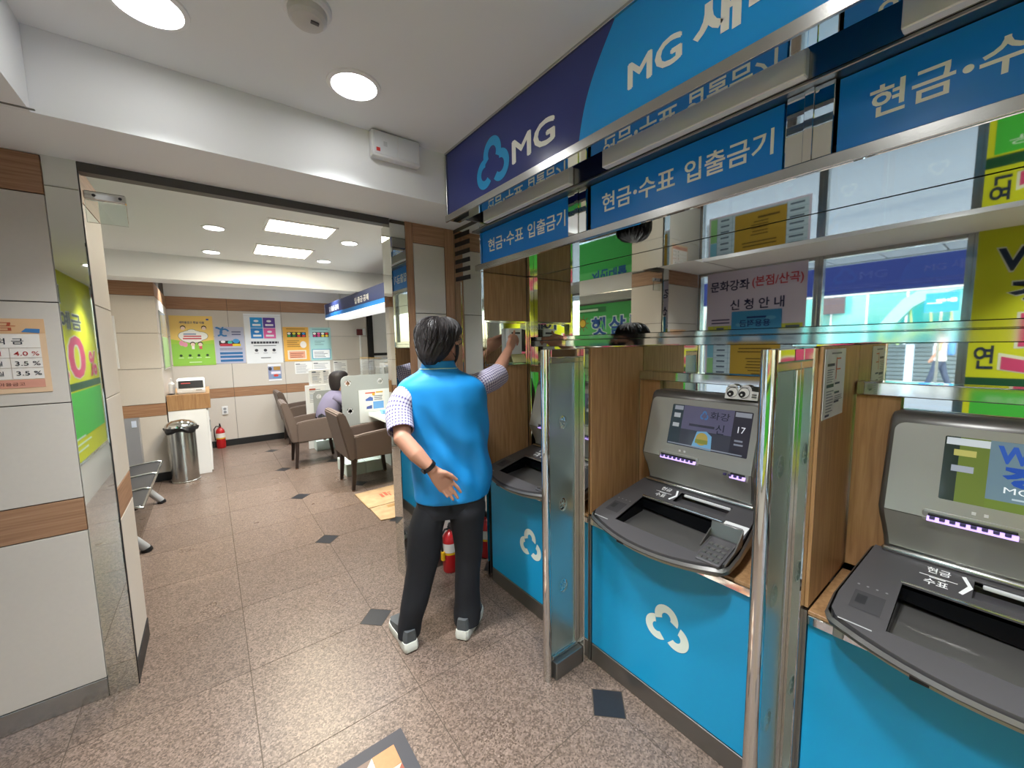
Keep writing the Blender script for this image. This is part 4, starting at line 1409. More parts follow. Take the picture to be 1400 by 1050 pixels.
b = B(); b.box((-1.098, 2.95, 2.135), (-1.0, 4.9, 2.255), 0.006, 2); rb = b.build('roller_blind', mat('blind_grey', '8D918F', 0.5))
tag(rb, 'grey rolled-up blind above the green banner on the hall window', 'blind')
b = B(); b.cyl((-1.08, 2.97, 2.128), (-1.08, 4.88, 2.128), 0.010, 10); b.build('bottom_bar', M['steel'], rb)

# ================================================================== STREET (seen through the window in the mirror)
st_ = sbox('exterior_street', (-30, -14, -0.22), (-1.22, 20, -0.10), mat('asphalt', '6E6F70', 0.9, var=0.1, scale=4))
b = B(); b.box((-3.2, -14, -0.099), (-1.22, 20, -0.02)); b.build('pavement', mat('pavement', 'A9A59E', 0.9, var=0.08, scale=6), st_)
b = B(); b.box((-16.4, -14, -0.099), (-12.6, 20, -0.005)); b.build('far_pavement', mat('far_pavement', '8E8C86', 0.9), st_)
aw = thing('awning', 'white panelled awning soffit outside above the lobby window', 'awning', (-2.5, 1.0, 2.5))
for k in range(16):
    b = B(); b.box((-2.0, -2.0 + 0.42 * k, 2.355), (-1.22, -2.0 + 0.42 * k + 0.405, 2.385), 0.004); b.build('soffit_panel', M['white'], aw)
b = B(); b.box((-2.05, -2.2, 2.345), (-2.005, 5.2, 2.48)); b.build('valance', M['white'], aw)
b = B(); b.box((-2.0, -2.2, 2.39), (-1.22, 5.2, 2.45)); b.build('top_board', M['steel'], aw)
sg = thing('street_reflection_board', 'dark navy board added outside in place of the fascia sign reflected in the window', 'sign', (-5.5, 1.6, 2.3))  # added board standing in for the fascia sign's reflection in the pane
b = B(); b.box((-5.55, -1.2, 2.33), (-5.45, 4.6, 2.86)); b.build('board', mat('reflection_navy', '141B40', 0.8, spec=0.1), sg, flat=True)
b = B(); b.box((-5.55, -1.2, 2.290), (-5.44, 4.6, 2.325), 0.004); b.build('bottom_trim', M['steel'], sg)
b = B()
b.cyl((-5.5, -1.1, -0.1), (-5.5, -1.1, 2.29), 0.05, 12); b.build('support', M['steel'], sg)
b = B(); b.cyl((-5.5, 4.5, -0.1), (-5.5, 4.5, 2.29), 0.05, 12); b.build('support', M['steel'], sg)
bl = thing('street_building', 'teal glazed building with white mullions across the street', 'building', (-17, 2, 0))
b = B(); b.box((-20, -12, -0.1), (-16.8, 18, 9), 0); b.build('wall', mat('facade_grey', '7F8888', 0.7), bl)
teal = mat('teal_glazing', '2F8583', 0.12, spec=0.8)
teal2 = mat('teal_glazing_light', '5FA9A7', 0.12, spec=0.8)
for k in range(14):
    b = B(); b.box((-16.79, -6 + 1.1 * k, 1.35), (-16.72, -6 + 1.1 * k + 1.04, 3.4)); b.build('pane', teal if k % 3 else teal2, bl, flat=True)
for k in range(15):
    b = B(); b.box((-16.79, -6.05 + 1.1 * k, 1.3), (-16.66, -6.05 + 1.1 * k + 0.045, 3.45)); b.build('mullion', M['white'], bl)
b = B(); b.box((-16.79, -7, 3.45), (-16.6, 12, 3.6)); b.build('sill_band', M['white'], bl)
for k in range(9):
    b = B(); b.box((-16.79, -3, 0.02 + 0.145 * k), (-16.70, 3.6, 0.02 + 0.145 * k + 0.12), 0.004); b.build('louvre', mat('louvre_grey', '5C6668', 0.5), bl)
b = B(); b.box((-16.3, 4.45, 2.53), (-16.2, 5.25, 3.25)); tag(b.build('street_board', flat('4A3A3C')), 'blank brown board on the teal building across the street', 'sign')
b = B(); b.cyl((-16.75, 4.85, 2.9), (-16.3, 4.85, 2.9), 0.03, 8)
b.build('bracket', M['steel'], bl)
ar = thing('canopy_arch', 'pale teal curved canopy rib over the far pavement', 'canopy', (-15.6, 2.2, 0))
pts = [(3.3, 1.95), (3.05, 2.35), (2.7, 2.85), (2.25, 3.15), (1.8, 3.3), (1.2, 3.38)]
b = B()
b.loft([[V((x, y + dy, z + dz)) for x, dy, dz in ((-15.7, 0, 0), (-15.3, 0, 0), (-15.3, -0.25, -0.28), (-15.7, -0.25, -0.28))] for y, z in pts]); b.build('rib', mat('pale_teal', '7FBDB4', 0.4), ar)
b = B(); b.cyl((-15.5, 3.2, 0), (-15.5, 3.2, 1.9), 0.09, 14); b.build('column', mat('pale_green', '8FA66A', 0.5), ar)
for k in range(4):
    y, z = pts[k + 1]
    b = B(); b.cyl((-15.5, y - 0.28, 1.3 + 0.15 * k), (-15.5, y - 0.16, z - 0.2), 0.035, 8); b.build('strut', MATS['pale_green'], ar)
b = B(); b.cyl((-15.5, 3.2, 1.3), (-15.5, 1.6, 2.0), 0.05, 8); b.build('tie', MATS['pale_green'], ar)
pl = Plane((-11.46, 1.72, 2.20), (0, -1, 0), (0, 0, 1), (1, 0, 0))
bsn = sheet('blue_street_sign', 'bright blue hanging street sign with small white print across the road', 'sign', pl, 0.60, 0.48, '1F7FE0', 0.04)
pr = Print(pl, 0.004, 0.002); pr.m(M['letter']).rect(0.20, 0.26, 0.36, 0.31).rect(0.45, 0.24, 0.55, 0.33).rect(0.03, 0.215, 0.30, 0.23).rect(0.39, 0.26, 0.43, 0.31); pr.build('print', None, bsn)
b = B(); b.cyl((-11.48, 1.42, -0.1), (-11.48, 1.42, 2.2), 0.03, 10); b.build('post', M['steel'], bsn)
b = B(); b.box((-12.5, 1.98, -0.1), (-12.4, 2.14, 1.35), 0.004); tag(b.build('street_bollard_board', flat('C8DCE8')), 'slim pale blue standing board on the far pavement', 'board')

# ================================================================== HALL FURNITURE
# steel waste bin with black bag
wb = thing('waste_bin', 'steel cylinder waste bin with domed lid and black bag beside the white cabinet', 'waste bin', (-0.325, 6.03, 0))
c = (-0.325, 6.025, 0)
b = B(); b.lathe([(0.138, 0.0), (0.14, 0.012), (0.132, 0.018), (0.132, 0.60), (0.13, 0.63)], c, 36); b.build('drum', M['steel'], wb)
b = B(); b.lathe([(0.152, 0.655), (0.150, 0.672), (0.13, 0.70), (0.09, 0.725), (0.04, 0.738), (0.0001, 0.741)], c, 36, cap=False); b.build('lid', M['polish'], wb)
b = B()
rg = []
for k, (r_, z_) in enumerate(((0.136, 0.66), (0.152, 0.655), (0.160, 0.63), (0.150, 0.60), (0.139, 0.612))):
    rg.append([V((c[0] + (r_ + (0.012 * math.sin(7 * a) if k in (2, 3) else 0)) * math.cos(a), c[1] + (r_ + (0.012 * math.sin(5 * a + 1) if k in (2, 3) else 0)) * math.sin(a), z_ + (0.018 * math.sin(4 * a + 2) if k in (2, 3) else 0))) for a in [2 * PI * q / 40 for q in range(40)]])
b.loft(rg, cap=False); b.build('bin_bag', M['blackb'], wb)

# counter cabinet with passbook printer
cb = thing('side_cabinet', 'white side cabinet with a wood top band against the hall corner wall', 'cabinet', (-0.25, 6.7, 0))
b = B(); b.box((-0.44, 6.20, 0.0), (-0.075, 7.30, 0.822), 0.003); b.build('body', M['white'], cb)
b = B(); b.box((-0.440, 6.193, 0.8235), (-0.030, 7.32, 1.012), 0.003); b.build('top_box', M['wood'], cb)
b = B(); b.box((-0.074, 6.215, 0.03), (-0.060, 6.70, 0.80), 0.002); d = b.build('door', M['white'], cb)
b = B(); b.box((-0.0595, 6.64, 0.45), (-0.050, 6.655, 0.60), 0.002); b.build('handle', M['steel'], d)
b = B(); b.box((-0.074, 6.715, 0.03), (-0.060, 7.28, 0.80), 0.002); d = b.build('door', M['white'], cb)
b = B(); b.box((-0.0595, 6.73, 0.45), (-0.050, 6.745, 0.60), 0.002); b.build('handle', M['steel'], d)
pt = thing('passbook_printer', 'white passbook printer with black front on the side cabinet', 'printer', (-0.205, 6.45, 1.013))
b = B()
prof = [(6.285, 1.013), (6.275, 1.05), (6.285, 1.075), (6.315, 1.17), (6.345, 1.192), (6.60, 1.192), (6.62, 1.16), (6.62, 1.013)]
b.loft([[V((x, y, z)) for y, z in prof] for x in (-0.34, -0.07)]); bmesh.ops.bevel(b.bm, geom=b.bm.edges[:], offset=0.008, segments=2, affect='EDGES')
b.build('casing', M['plastic'], pt)
b = B(); b.obox((-0.325, 6.281, 1.082), (0.24, 0, 0), (0, 0.0295, 0.088), (0, -0.004, 0.001), 0.002); b.build('black_front', M['black'], pt)
b = B(); b.obox((-0.30, 6.292, 1.135), (0.09, 0, 0), (0, 0.004, 0.012), (0, -0.002, 0)); b.build('red_legend', flat('B84A4A'), pt)
b = B(); b.box((-0.16, 6.268, 1.052), (-0.10, 6.276, 1.060), 0.002); b.build('button', M['steel'], pt)
bt = thing('pump_bottle', 'small white pump bottle standing left of the passbook printer', 'bottle', (-0.40, 6.40, 1.013))
b = B(); b.lathe([(0.030, 0), (0.032, 0.01), (0.032, 0.12), (0.014, 0.145), (0.014, 0.155)], (-0.395, 6.42, 1.013), 20); b.build('bottle_body', M['plastic'], bt)
b = B(); b.cyl((-0.395, 6.42, 1.168), (-0.395, 6.42, 1.205), 0.007, 10); b.tube([(-0.395, 6.42, 1.205), (-0.395, 6.38, 1.203)], 0.006, 8); b.build('pump', M['plastic'], bt)
b = B(); b.tube([(-0.425, 6.26, 1.019), (-0.40, 6.25, 1.019), (-0.37, 6.27, 1.019), (-0.385, 6.32, 1.019), (-0.42, 6.33, 1.019)], 0.006, 8)
tag(b.build('cable_loop', M['black']), 'loop of black cable on the left end of the side cabinet', 'cable')

# wall boards by the corner
b = B(); b.box((-0.856, 6.150, 1.355), (-0.80, 6.179, 1.94), 0.003); o = b.build('wall_board', M['plastic'])
tag(o, 'narrow white board fixed to the corner wall above the bench', 'board')
t = thing('acrylic_frame', 'clear acrylic poster frame on the side of the corner wall', 'frame', (-0.44, 6.9, 1.3))
b = B(); b.box((-0.449, 6.45, 1.31), (-0.438, 7.30, 2.04), 0.002); b.build('sheet_holder', mat('clear_acrylic', 'DCE6E2', 0.1, trans=0.5), t)
b = B(); b.box((-0.4375, 6.50, 1.33), (-0.4365, 7.25, 1.72)); b.build('leaflet', flat('A8C98A'), t)

# clear umbrella-bag stand
ub = thing('umbrella_stand', 'tall clear plastic umbrella stand with a white tag behind the bench', 'stand', (-0.73, 5.85, 0))
b = B()
b.holed([(-0.80, 5.80), (-0.66, 5.80), (-0.66, 5.92), (-0.80, 5.92)], [[(-0.796, 5.804), (-0.664, 5.804), (-0.664, 5.916), (-0.796, 5.916)]], lambda x, y: V((x, y, 0.82)), (0, 0, -0.818)); b.build('sleeve', mat('milky_plastic', 'C6C8CF', 0.25, trans=0.55), ub)
b = B(); b.box((-0.80, 5.80, 0.0), (-0.66, 5.92, 0.02), 0.002); b.build('base', M['plastic'], ub)
b = B(); b.box((-0.715, 5.796, 0.73), (-0.675, 5.7995, 0.80)); b.build('tag', flat('C9D4EA'), ub)

# waiting bench
bn = thing('waiting_bench', 'grey metal waiting bench with dark perforated seats behind the left pillar', 'bench', (-0.70, 4.6, 0))
for k in range(3):
    y0 = 3.83 + 0.50 * k
    b = B()
    b.loft([[V((x, y0 + (0.012 if e else 0.008), z)) for x, z in ((-0.985, 0.455), (-0.97, 0.435), (-0.75, 0.405), (-0.50, 0.425), (-0.475, 0.415), (-0.50, 0.405), (-0.75, 0.385), (-0.97, 0.415))] if e == 0 else
            [V((x, y0 + 0.482, z)) for x, z in ((-0.985, 0.455), (-0.97, 0.435), (-0.75, 0.405), (-0.50, 0.425), (-0.475, 0.415), (-0.50, 0.405), (-0.75, 0.385), (-0.97, 0.415))] for e in (0, 1)])
    b.build('seat', mat('bench_seat', '3B3B3D', 0.45, 0.3), bn)
    b = B()
    b.loft([[V((x, y, z)) for x, z in ((-0.985, 0.46), (-1.04, 0.84), (-1.055, 0.84), (-1.0, 0.455))] for y in (y0 + 0.01, y0 + 0.482)]); b.build('backrest', MATS['bench_seat'], bn)
for k in range(4):
    b = B(); b.tube([(-1.0, 3.82 + 0.5 * k, 0.46), (-0.75, 3.82 + 0.5 * k, 0.408), (-0.50, 3.82 + 0.5 * k, 0.432), (-0.462, 3.82 + 0.5 * k, 0.42)], 0.010, 10); b.build('divider_bar', M['steel'], bn)
b = B(); b.tube([(-0.462, 3.82, 0.42), (-0.462, 5.32, 0.42)], 0.009, 10); b.build('front_rim', M['steel'], bn)
b = B(); b.box((-0.80, 3.95, 0.34), (-0.72, 5.20, 0.384), 0.006); b.build('beam', M['dull'], bn)
legm = mat('bench_leg', 'B9BCBF', 0.4, 0.4)
for y in (4.06, 5.28):
    for sx, xe in ((-1, -0.98), (1, -0.50)):
        b = B(); b.tube([(-0.76, y, 0.36), (-0.72 if sx > 0 else -0.80, y, 0.33), (xe, y, 0.03)], [0.034, 0.034, 0.030], 14); l = b.build('leg', legm, bn)
        b = B(); b.cyl((xe + 0.01 * sx, y, 0.0), (xe, y, 0.026), 0.036, 14); b.build('rubber_foot', M['black'], l)

# armchairs
def armchair(label):
    t = thing('armchair', label, 'armchair', (1.38, 4.56, 0), 'brown armchairs at the counters')
    y0, y1 = 4.30, 4.85
    b = B(); b.box((1.12, y0 + 0.07, 0.345), (1.655, y1 - 0.07, 0.44), 0.012, 2); b.build('seat_base', M['leather'], t)
    b = B(); b.box((1.19, y0 + 0.075, 0.442), (1.66, y1 - 0.075, 0.52), 0.025, 3); b.build('seat_cushion', M['leather'], t)
    b = B()
    prof = [(1.10, 0.345), (1.165, 0.345), (1.165, 0.60), (1.085, 0.845), (1.055, 0.868), (1.015, 0.868), (0.995, 0.85)]
    b.loft([[V((x, y, z)) for x, z in prof] for y in (y0 + 0.0, y0 + 0.015, y1 - 0.015, y1)])
    bmesh.ops.bevel(b.bm, geom=[e for e in b.bm.edges if e.calc_face_angle(0) > 0.6], offset=0.012, segments=2, affect='EDGES')
    b.build('backrest', M['leather'], t)
    for y in (y0, y1 - 0.065):
        b = B()
        prof = [(1.166, 0.345), (1.66, 0.345), (1.665, 0.62), (1.64, 0.642), (1.58, 0.640), (1.28, 0.615), (1.166, 0.598)]
        b.loft([[V((x, yy, z)) for x, z in prof] for yy in (y, y + 0.065)])
        bmesh.ops.bevel(b.bm, geom=[e for e in b.bm.edges if e.calc_face_angle(0) > 0.9], offset=0.010, segments=2, affect='EDGES')
        b.build('arm', M['leather'], t)
    for x, dx in ((1.155, -0.022), (1.62, 0.03)):
        for y in (y0 + 0.035, y1 - 0.035):
            b = B()
            b.loft([[V((x + dx * q + sx * w, y + sy * w, z)) for sx, sy in ((-1, -1), (1, -1), (1, 1), (-1, 1))] for q, z, w in ((0, 0.344, 0.024), (0.35, 0.18, 0.020), (1, 0.012, 0.016))])
            l = b.build('leg', M['legwood'], t)
            b = B(); b.cyl((x + dx, y, 0.0), (x + dx, y, 0.0115), 0.017, 10); b.build('foot_tip', mat('foot_tip', '7A5A48', 0.6), l)
    return t
ac = armchair('brown leather armchair nearest to the opening, in front of the notice board')
dup(ac, (-0.33, 1.28, 0), 'brown leather armchair the woman in lilac sits on', rotz=math.radians(-3))
dup(ac, (-0.20, 2.80, 0), 'brown leather armchair farthest back, by the hall wall')

# counters, screens between them, foot boxes
def hslab(y0, y1, label):
    t = thing('counter_desk', label, 'desk', (1.9, (y0 + y1) / 2, 0), 'white hall counters')
    b = B(); b.box((1.49, y0, 0.712), (2.25, y1, 0.752), 0.004); b.build('desk_top', M['desk'], t)
    b = B(); b.box((1.78, y0 + 0.02, 0.0), (1.82, y1 - 0.02, 0.711), 0.002); b.build('front_panel', M['desk'], t)
    return t
hslab(3.05, 4.845, 'white counter desk with a notice board, nearest to the opening')
hslab(4.93, 6.385, 'white counter desk in front of the woman in lilac')
hslab(6.47, 7.70, 'white counter desk farthest back in the hall')
def hscreen(y, x0, x1, z0, z1, label, fd=0.40):
    t = thing('desk_screen', label, 'screen', (x0, y, 0), 'grey screens between the counters')
    out = rrect(x0, z0, x1, z1, 0.07, 6)
    marks = [(x0 + 0.075, z1 - 0.085), (x0 + 0.46, z1 - 0.085), (x0 + 0.085, z1 - 0.42)]
    marks = [q for q in marks if q[1] > z0 + 0.1]
    holes = [[(cx_ + 0.036 * math.cos(2 * PI * k / 18), cz_ + 0.036 * math.sin(2 * PI * k / 18)) for k in range(18)] for cx_, cz_ in marks]
    b = B()
    b.holed(out, holes, lambda x, z: V((x, y - 0.008, z)), (0, 0.016, 0))
    es = []
    for lp in [out] + holes:
        vs = [b.bm.verts.new((x, y + 0.008, z)) for x, z in lp]
        es += [b.bm.edges.new((vs[i], vs[(i + 1) % len(vs)])) for i in range(len(vs))]
    bmesh.ops.triangle_fill(b.bm, edges=es, use_beauty=True)
    bmesh.ops.remove_doubles(b.bm, verts=b.bm.verts[:], dist=1e-5)
    p = b.build('panel', M['greyscreen'], t, flat=True)
    for cx_, cz_ in marks:
        pr = Print(Plane((cx_, y - 0.004, cz_), (1, 0, 0), (0, 0, 1), (0, -1, 0)), 0.0)
        pr.m(M['plastic']).logo(0, 0, 0.046)
        pr.build('cloud_mark', None, p)
    b = B(); b.box((x0 + 0.0, y - 0.022, 0.0), (x0 + 0.225, y + fd, 0.150), 0.004); b.build('foot_box', mat('mint_white', 'CBDAD2', 0.45), t)
    b = B(); b.box((x0 + 0.228, y - 0.022, 0.0), (x0 + 0.46, y + fd, 0.150), 0.004); b.build('foot_box', MATS['mint_white'], t)
    b = B(); b.box((x0 + 0.10, y - 0.006, 0.1515), (x0 + 0.14, y + 0.006, z0 - 0.001)); b.build('stay', M['steel'], t)
    return t
hscreen(4.888, 1.205, 2.15, 0.42, 1.212, 'grey screen panel with cloud cut-outs behind the nearest armchair')
hscreen(6.428, 1.185, 2.15, 0.40, 0.91, 'low grey screen panel left of the woman in lilac', 0.18)

pl = Plane((1.395, 4.862, 0.63), (1, 0, 0), (0, 0, 1), (0, -1, 0))
nb = sheet('notice_board', 'white desk-side board leaning on the grey screen with a colourful notice', 'board', pl, 0.62, 0.40, 'E6EBE8', 0.012)
pl = Plane((1.395, 4.862, 0.765), (1, 0, 0), (0, 0, 1), (0, -1, 0))
pr = Print(pl)
pr.c('EDEDE9').rect(0.06, 0.0, 0.31, 0.255)
pr.up().c('D0533A').rect(0.075, 0.218, 0.195, 0.232).c('E2B53A').rect(0.205, 0.220, 0.29, 0.236).disc(0.175, 0.205, 0.018)
pr.c('5470B8').poly([(0.075, 0.13), (0.165, 0.125), (0.165, 0.165), (0.13, 0.18), (0.075, 0.15)]).c('6FA8E0').rect(0.165, 0.025, 0.295, 0.115).c('4A5C9A').poly([(0.08, 0.03), (0.15, 0.03), (0.15, 0.075), (0.085, 0.06)])
pr.c('555A66').lines(0.18, 0.135, 0.295, 0.20, 3, 0.4, 0.2)
pr.build('print', None, nb)
b = B(); b.box((1.58, 4.60, 0.753), (1.65, 4.68, 0.80), 0.003); tag(b.build('blue_box', flat('7DB4DE')), 'small pale blue box on the nearest counter desk', 'box')
mo = thing('monitor', 'thin black monitor turned edge-on at the end of the nearest counter', 'monitor', (1.79, 4.74, 0.753))
b = B(); b.box((1.765, 4.66, 0.80), (1.79, 4.83, 1.10), 0.004); b.build('screen', M['black'], mo)
b = B(); b.box((1.79, 4.71, 0.765), (1.81, 4.78, 0.95), 0.003); b.build('neck', M['black'], mo)
b = B(); b.box((1.72, 4.66, 0.753), (1.85, 4.83, 0.764), 0.003); b.build('base', M['black'], mo)
# glass guard and devices on the middle counter
gg = thing('clear_guard', 'clear acrylic guard standing on the counter behind the grey screen', 'guard', (1.9, 5.6, 0.753))
b = B(); b.box((1.85, 5.0, 0.757), (1.856, 6.30, 1.40)); b.build('sheet', mat('guard_acrylic', 'EFF5F3', 0.02, trans=0.97), gg)
for y in (5.05, 6.20):
    b = B(); b.box((1.82, y, 0.753), (1.89, y + 0.05, 0.7565)); b.build('foot', M['steel'], gg)
for x, y, lb in ((1.93, 5.25, 'white counter device with dark front, nearer one behind the guard'), (2.02, 5.75, 'white counter device with dark front, farther one behind the guard')):
    dv_ = thing('counter_device', lb, 'device', (x, y, 0.753), 'white devices on the counter')
    b = B(); b.box((x, y, 0.753), (x + 0.18, y + 0.15, 1.30), 0.01, 2); b.build('casing', M['plastic'], dv_)
    b = B(); b.box((x + 0.012, y - 0.003, 1.13), (x + 0.168, y - 0.0003, 1.25), 0.001); b.build('screen', mat('device_dark', '2D3B3A', 0.3), dv_)
# white information stand with notices
it = thing('leaflet_rack', 'tall white information rack covered with notices beyond the woman', 'rack', (1.25, 6.9, 0))
b = B(); b.box((1.12, 6.62, 0.0), (1.42, 6.66, 0.98), 0.003); b.build('lower_board', M['white'], it)
b = B(); b.box((1.19, 6.662, 0.0), (1.485, 6.70, 1.215), 0.003); b.build('upper_board', M['white'], it)
def papers(o, plane, w, h, seed, base='F2F2F0'):
    random.seed(seed)
    pr = Print(plane)
    pr.c(base).rect(0, 0, w, h)
    pr.up().c('8B8D94').lines(0.08 * w, 0.08 * h, 0.92 * w, 0.92 * h, 9, 0.35, 0.35)
    pr.up().c(random.choice(['55606E', 'C48A2A', 'B5533F'])).rect(0.1 * w, 0.82 * h, 0.45 * w, 0.92 * h)
    pr.c('C9CDD2').rect(0.12 * w, 0.25 * h, 0.55 * w, 0.55 * h)
    return pr.build('notice_sheet', None, o)
papers(it, Plane((1.215, 6.6605, 0.99), (1, 0, 0), (0, 0, 1), (0, -1, 0)), 0.16, 0.215, 3)
papers(it, Plane((1.383, 6.6605, 0.985), (1, 0, 0), (0, 0, 1), (0, -1, 0)), 0.10, 0.225, 4)
papers(it, Plane((1.15, 6.6185, 0.70), (1, 0, 0), (0, 0, 1), (0, -1, 0)), 0.24, 0.25, 5)

# hanging counter sign
hs = thing('counter_sign', 'long navy and light blue hanging sign above the hall counters', 'sign', (1.85, 5.8, 2.06))
b = B(); b.box((1.685, 4.0, 2.125), (2.05, 7.60, 2.302), 0.003); b.build('navy_box', mat('hall_navy', '33406F', 0.35), hs)
b = B(); b.box((1.683, 4.0, 2.068), (2.05, 7.602, 2.124), 0.002); b.build('blue_strip', mat('hall_blue', '2F8BE0', 0.35), hs)
b = B(); b.box((1.680, 3.995, 2.040), (2.055, 7.606, 2.067), 0.002); b.build('light_underside', mat('sign_underside', 'F2F4F4', 0.5, emit=0.35), hs)
b = B(); b.box((1.680, 7.603, 2.068), (2.055, 7.609, 2.304)); b.build('end_cap', M['white'], hs)
for y in (4.3, 7.3):
    b = B(); b.cyl((1.86, y, 2.303), (1.86, y, 2.56 if y < 5.6 else 2.61), 0.012, 8); b.build('hanger', M['steel'], hs)
pl = Plane((1.6835, 7.6, 2.125), (0, -1, 0), (0, 0, 1), (-1, 0, 0))
for u_ in (0.30, 1.78):
    pr = Print(pl); pr.m(M['letter']).text('입·출금·공제', u_, 0.028, 0.61, 0.085, 0.02); pr.build('lettering', None, hs)

# posters on the far wall
YB = 7.7465
def bp(x0, z0):
    return Plane((x0, YB, z0), (1, 0, 0), (0, 0, 1), (0, -1, 0))
pl = bp(-0.432, 1.312)
o = sheet('loan_poster', 'large yellow and green cartoon poster on the far hall wall', 'poster', pl, 0.512, 0.752, 'F2D078', 0.002)
pr = Print(pl)
pr.c('94CB52').rect(0, 0, 0.512, 0.33).c('A5CF4A').poly([(0, 0.33), (0.512, 0.33), (0.512, 0.39), (0.26, 0.345), (0, 0.40)])
pr.up().c('4B4A74').text('새마을금고 햇살 대출', 0.11, 0.635, 0.30, 0.035, 0.02)
for dx, dy, rx, ry in ((0.25, 0.44, 0.15, 0.095), (0.16, 0.45, 0.07, 0.06), (0.36, 0.45, 0.08, 0.06), (0.25, 0.50, 0.06, 0.05)):
    pr.c('3A3A3C').disc(dx, dy, rx + 0.004, ry + 0.004)
pr.up()
for dx, dy, rx, ry in ((0.25, 0.44, 0.15, 0.095), (0.16, 0.45, 0.07, 0.06), (0.36, 0.45, 0.08, 0.06), (0.25, 0.50, 0.06, 0.05)):
    pr.c('F4F2EA').disc(dx, dy, rx, ry)
pr.up().c('C8505A').rect(0.15, 0.435, 0.36, 0.455).rect(0.14, 0.40, 0.36, 0.42).c('4F6FA8').rect(0.15, 0.47, 0.30, 0.485)
for x, y in ((0.15, 0.575), (0.40, 0.575), (0.25, 0.33), (0.34, 0.33)):
    pr.c('3A2A24').disc(x, y, 0.032); pr.up().c('F1D6C4').disc(x, y - 0.010, 0.026); pr.d -= pr.step
pr.c('E79AB0').disc(0.12, 0.34, 0.028, 0.04).disc(0.16, 0.32, 0.03, 0.035).c('D9606A').rect(0.325, 0.25, 0.36, 0.30).c('F4F0E6').rect(0.235, 0.25, 0.268, 0.30)
for k in range(4):
    pr.c('2F4A2E').disc(0.10 + 0.105 * k, 0.155, 0.018); pr.c('D4EBC0').rect(0.07 + 0.105 * k, 0.115, 0.13 + 0.105 * k, 0.125)
pr.c('D4EBC0').rect(0.19, 0.045, 0.34, 0.058); pr.c('3F62C0').disc(0.45, 0.70, 0.018, 0.012)
pr.build('print', None, o)
pl = bp(0.092, 1.325)
o = sheet('grey_poster', 'grey blue poster with ring shapes between the yellow and white posters', 'poster', pl, 0.382, 0.578, 'B9BCD2', 0.002)
pr = Print(pl)
pr.c('3E7DBB').arc(0.03, 0.50, 0.05, 0.075, -80, 100).arc(0.13, 0.49, 0.04, 0.065, 20, 300).arc(0.075, 0.585, 0.03, 0.05, 190, 350)
pr.c('6B6F90').rect(0.22, 0.49, 0.34, 0.51).rect(0.22, 0.45, 0.34, 0.47)
pr.c('2A2A30').rect(0.05, 0.29, 0.32, 0.36)
pr.up().c('3F9AD8').disc(0.27, 0.355, 0.045, 0.035).c('4FC0B0').disc(0.19, 0.335, 0.03, 0.028).c('C23A4A').rect(0.06, 0.275, 0.22, 0.315).c('E9C93A').rect(0.22, 0.275, 0.33, 0.312).c('F0F0F4').disc(0.10, 0.345, 0.03, 0.02)
pr.c('6A6E86').lines(0.05, 0.215, 0.35, 0.255, 2, 0.35, 0.1)
for y in (0.145, 0.09, 0.03):
    pr.c('2F6FA8').rect(0.05, y, 0.345, y + 0.035)
pr.build('print', None, o)
pl = bp(0.484, 1.31)
o = sheet('white_poster', 'tall white poster with four coloured squares on the far hall wall', 'poster', pl, 0.52, 0.812, 'E9ECEF', 0.002)
pr = Print(pl)
pr.c('C3C6CA').rect(0.0, 0.775, 0.52, 0.779)
for x, y, c_ in ((0.085, 0.585, '2E9AD8'), (0.265, 0.585, '5A3F97'), (0.085, 0.41, '2E86D0'), (0.265, 0.41, 'E568A8')):
    pr.c(c_).rect(x, y, x + 0.172, y + 0.168); pr.up().c('F2F4F8').rect(x + 0.03, y + 0.03, x + 0.145, y + 0.062).disc(x + 0.085, y + 0.11, 0.035, 0.018); pr.d -= pr.step
pr.c('3A3A44').rect(0.08, 0.325, 0.47, 0.36); pr.up().c('E9ECEF')
for k in range(9):
    pr.rect(0.108 + 0.043 * k, 0.322, 0.114 + 0.043 * k, 0.363)
pr.c('55565E').rect(0.11, 0.285, 0.43, 0.295)
for k in range(3):
    pr.c('3C3E48').disc(0.145 + 0.125 * k, 0.215, 0.024); pr.c('9A9CA4').rect(0.115 + 0.125 * k, 0.165, 0.175 + 0.125 * k, 0.172)
pr.c('6A6C74').rect(0.20, 0.085, 0.34, 0.097)
pr.build('print', None, o)
def block_title(pr, x, y, w, cols_):
    pr.c('26262A').rect(x, y, x + w, y + 0.085); pr.up()
    for k, cc in enumerate(cols_):
        pr.c(cc).disc(x + 0.03 + (w - 0.05) * (k % 4) / 3.2, y + 0.062 - 0.04 * (k // 4), 0.026, 0.019)
pl = bp(1.028, 1.325)
o = sheet('orange_poster', 'orange poster with block lettering on the far hall wall', 'poster', pl, 0.392, 0.588, 'EDB654', 0.002)
pr = Print(pl)
pr.c('7A5A2A').rect(0.05, 0.55, 0.34, 0.56); block_title(pr, 0.06, 0.415, 0.29, ['F2F2EE', 'E9D84A', 'F2E24A', '3F9AD8', '4AA85A', '3F8A4A', 'D8433A', 'D8433A'])
pr.c('7A4A2A').lines(0.05, 0.25, 0.26, 0.38, 4, 0.25, 0.3).c('F4EDE6').disc(0.30, 0.285, 0.05, 0.06).c('EFE4D0').rect(0.05, 0.03, 0.34, 0.19)
pr.up().c('E8A88A').rect(0.075, 0.05, 0.32, 0.17); pr.up().c('A8503A').lines(0.09, 0.065, 0.31, 0.16, 3, 0.3, 0.3)
pr.build('print', None, o)
pl = bp(1.442, 1.325)
o = sheet('mint_poster', 'pale mint poster with block lettering, rightmost on the far hall wall', 'poster', pl, 0.345, 0.585, 'A9D6D6', 0.002)
pr = Print(pl)
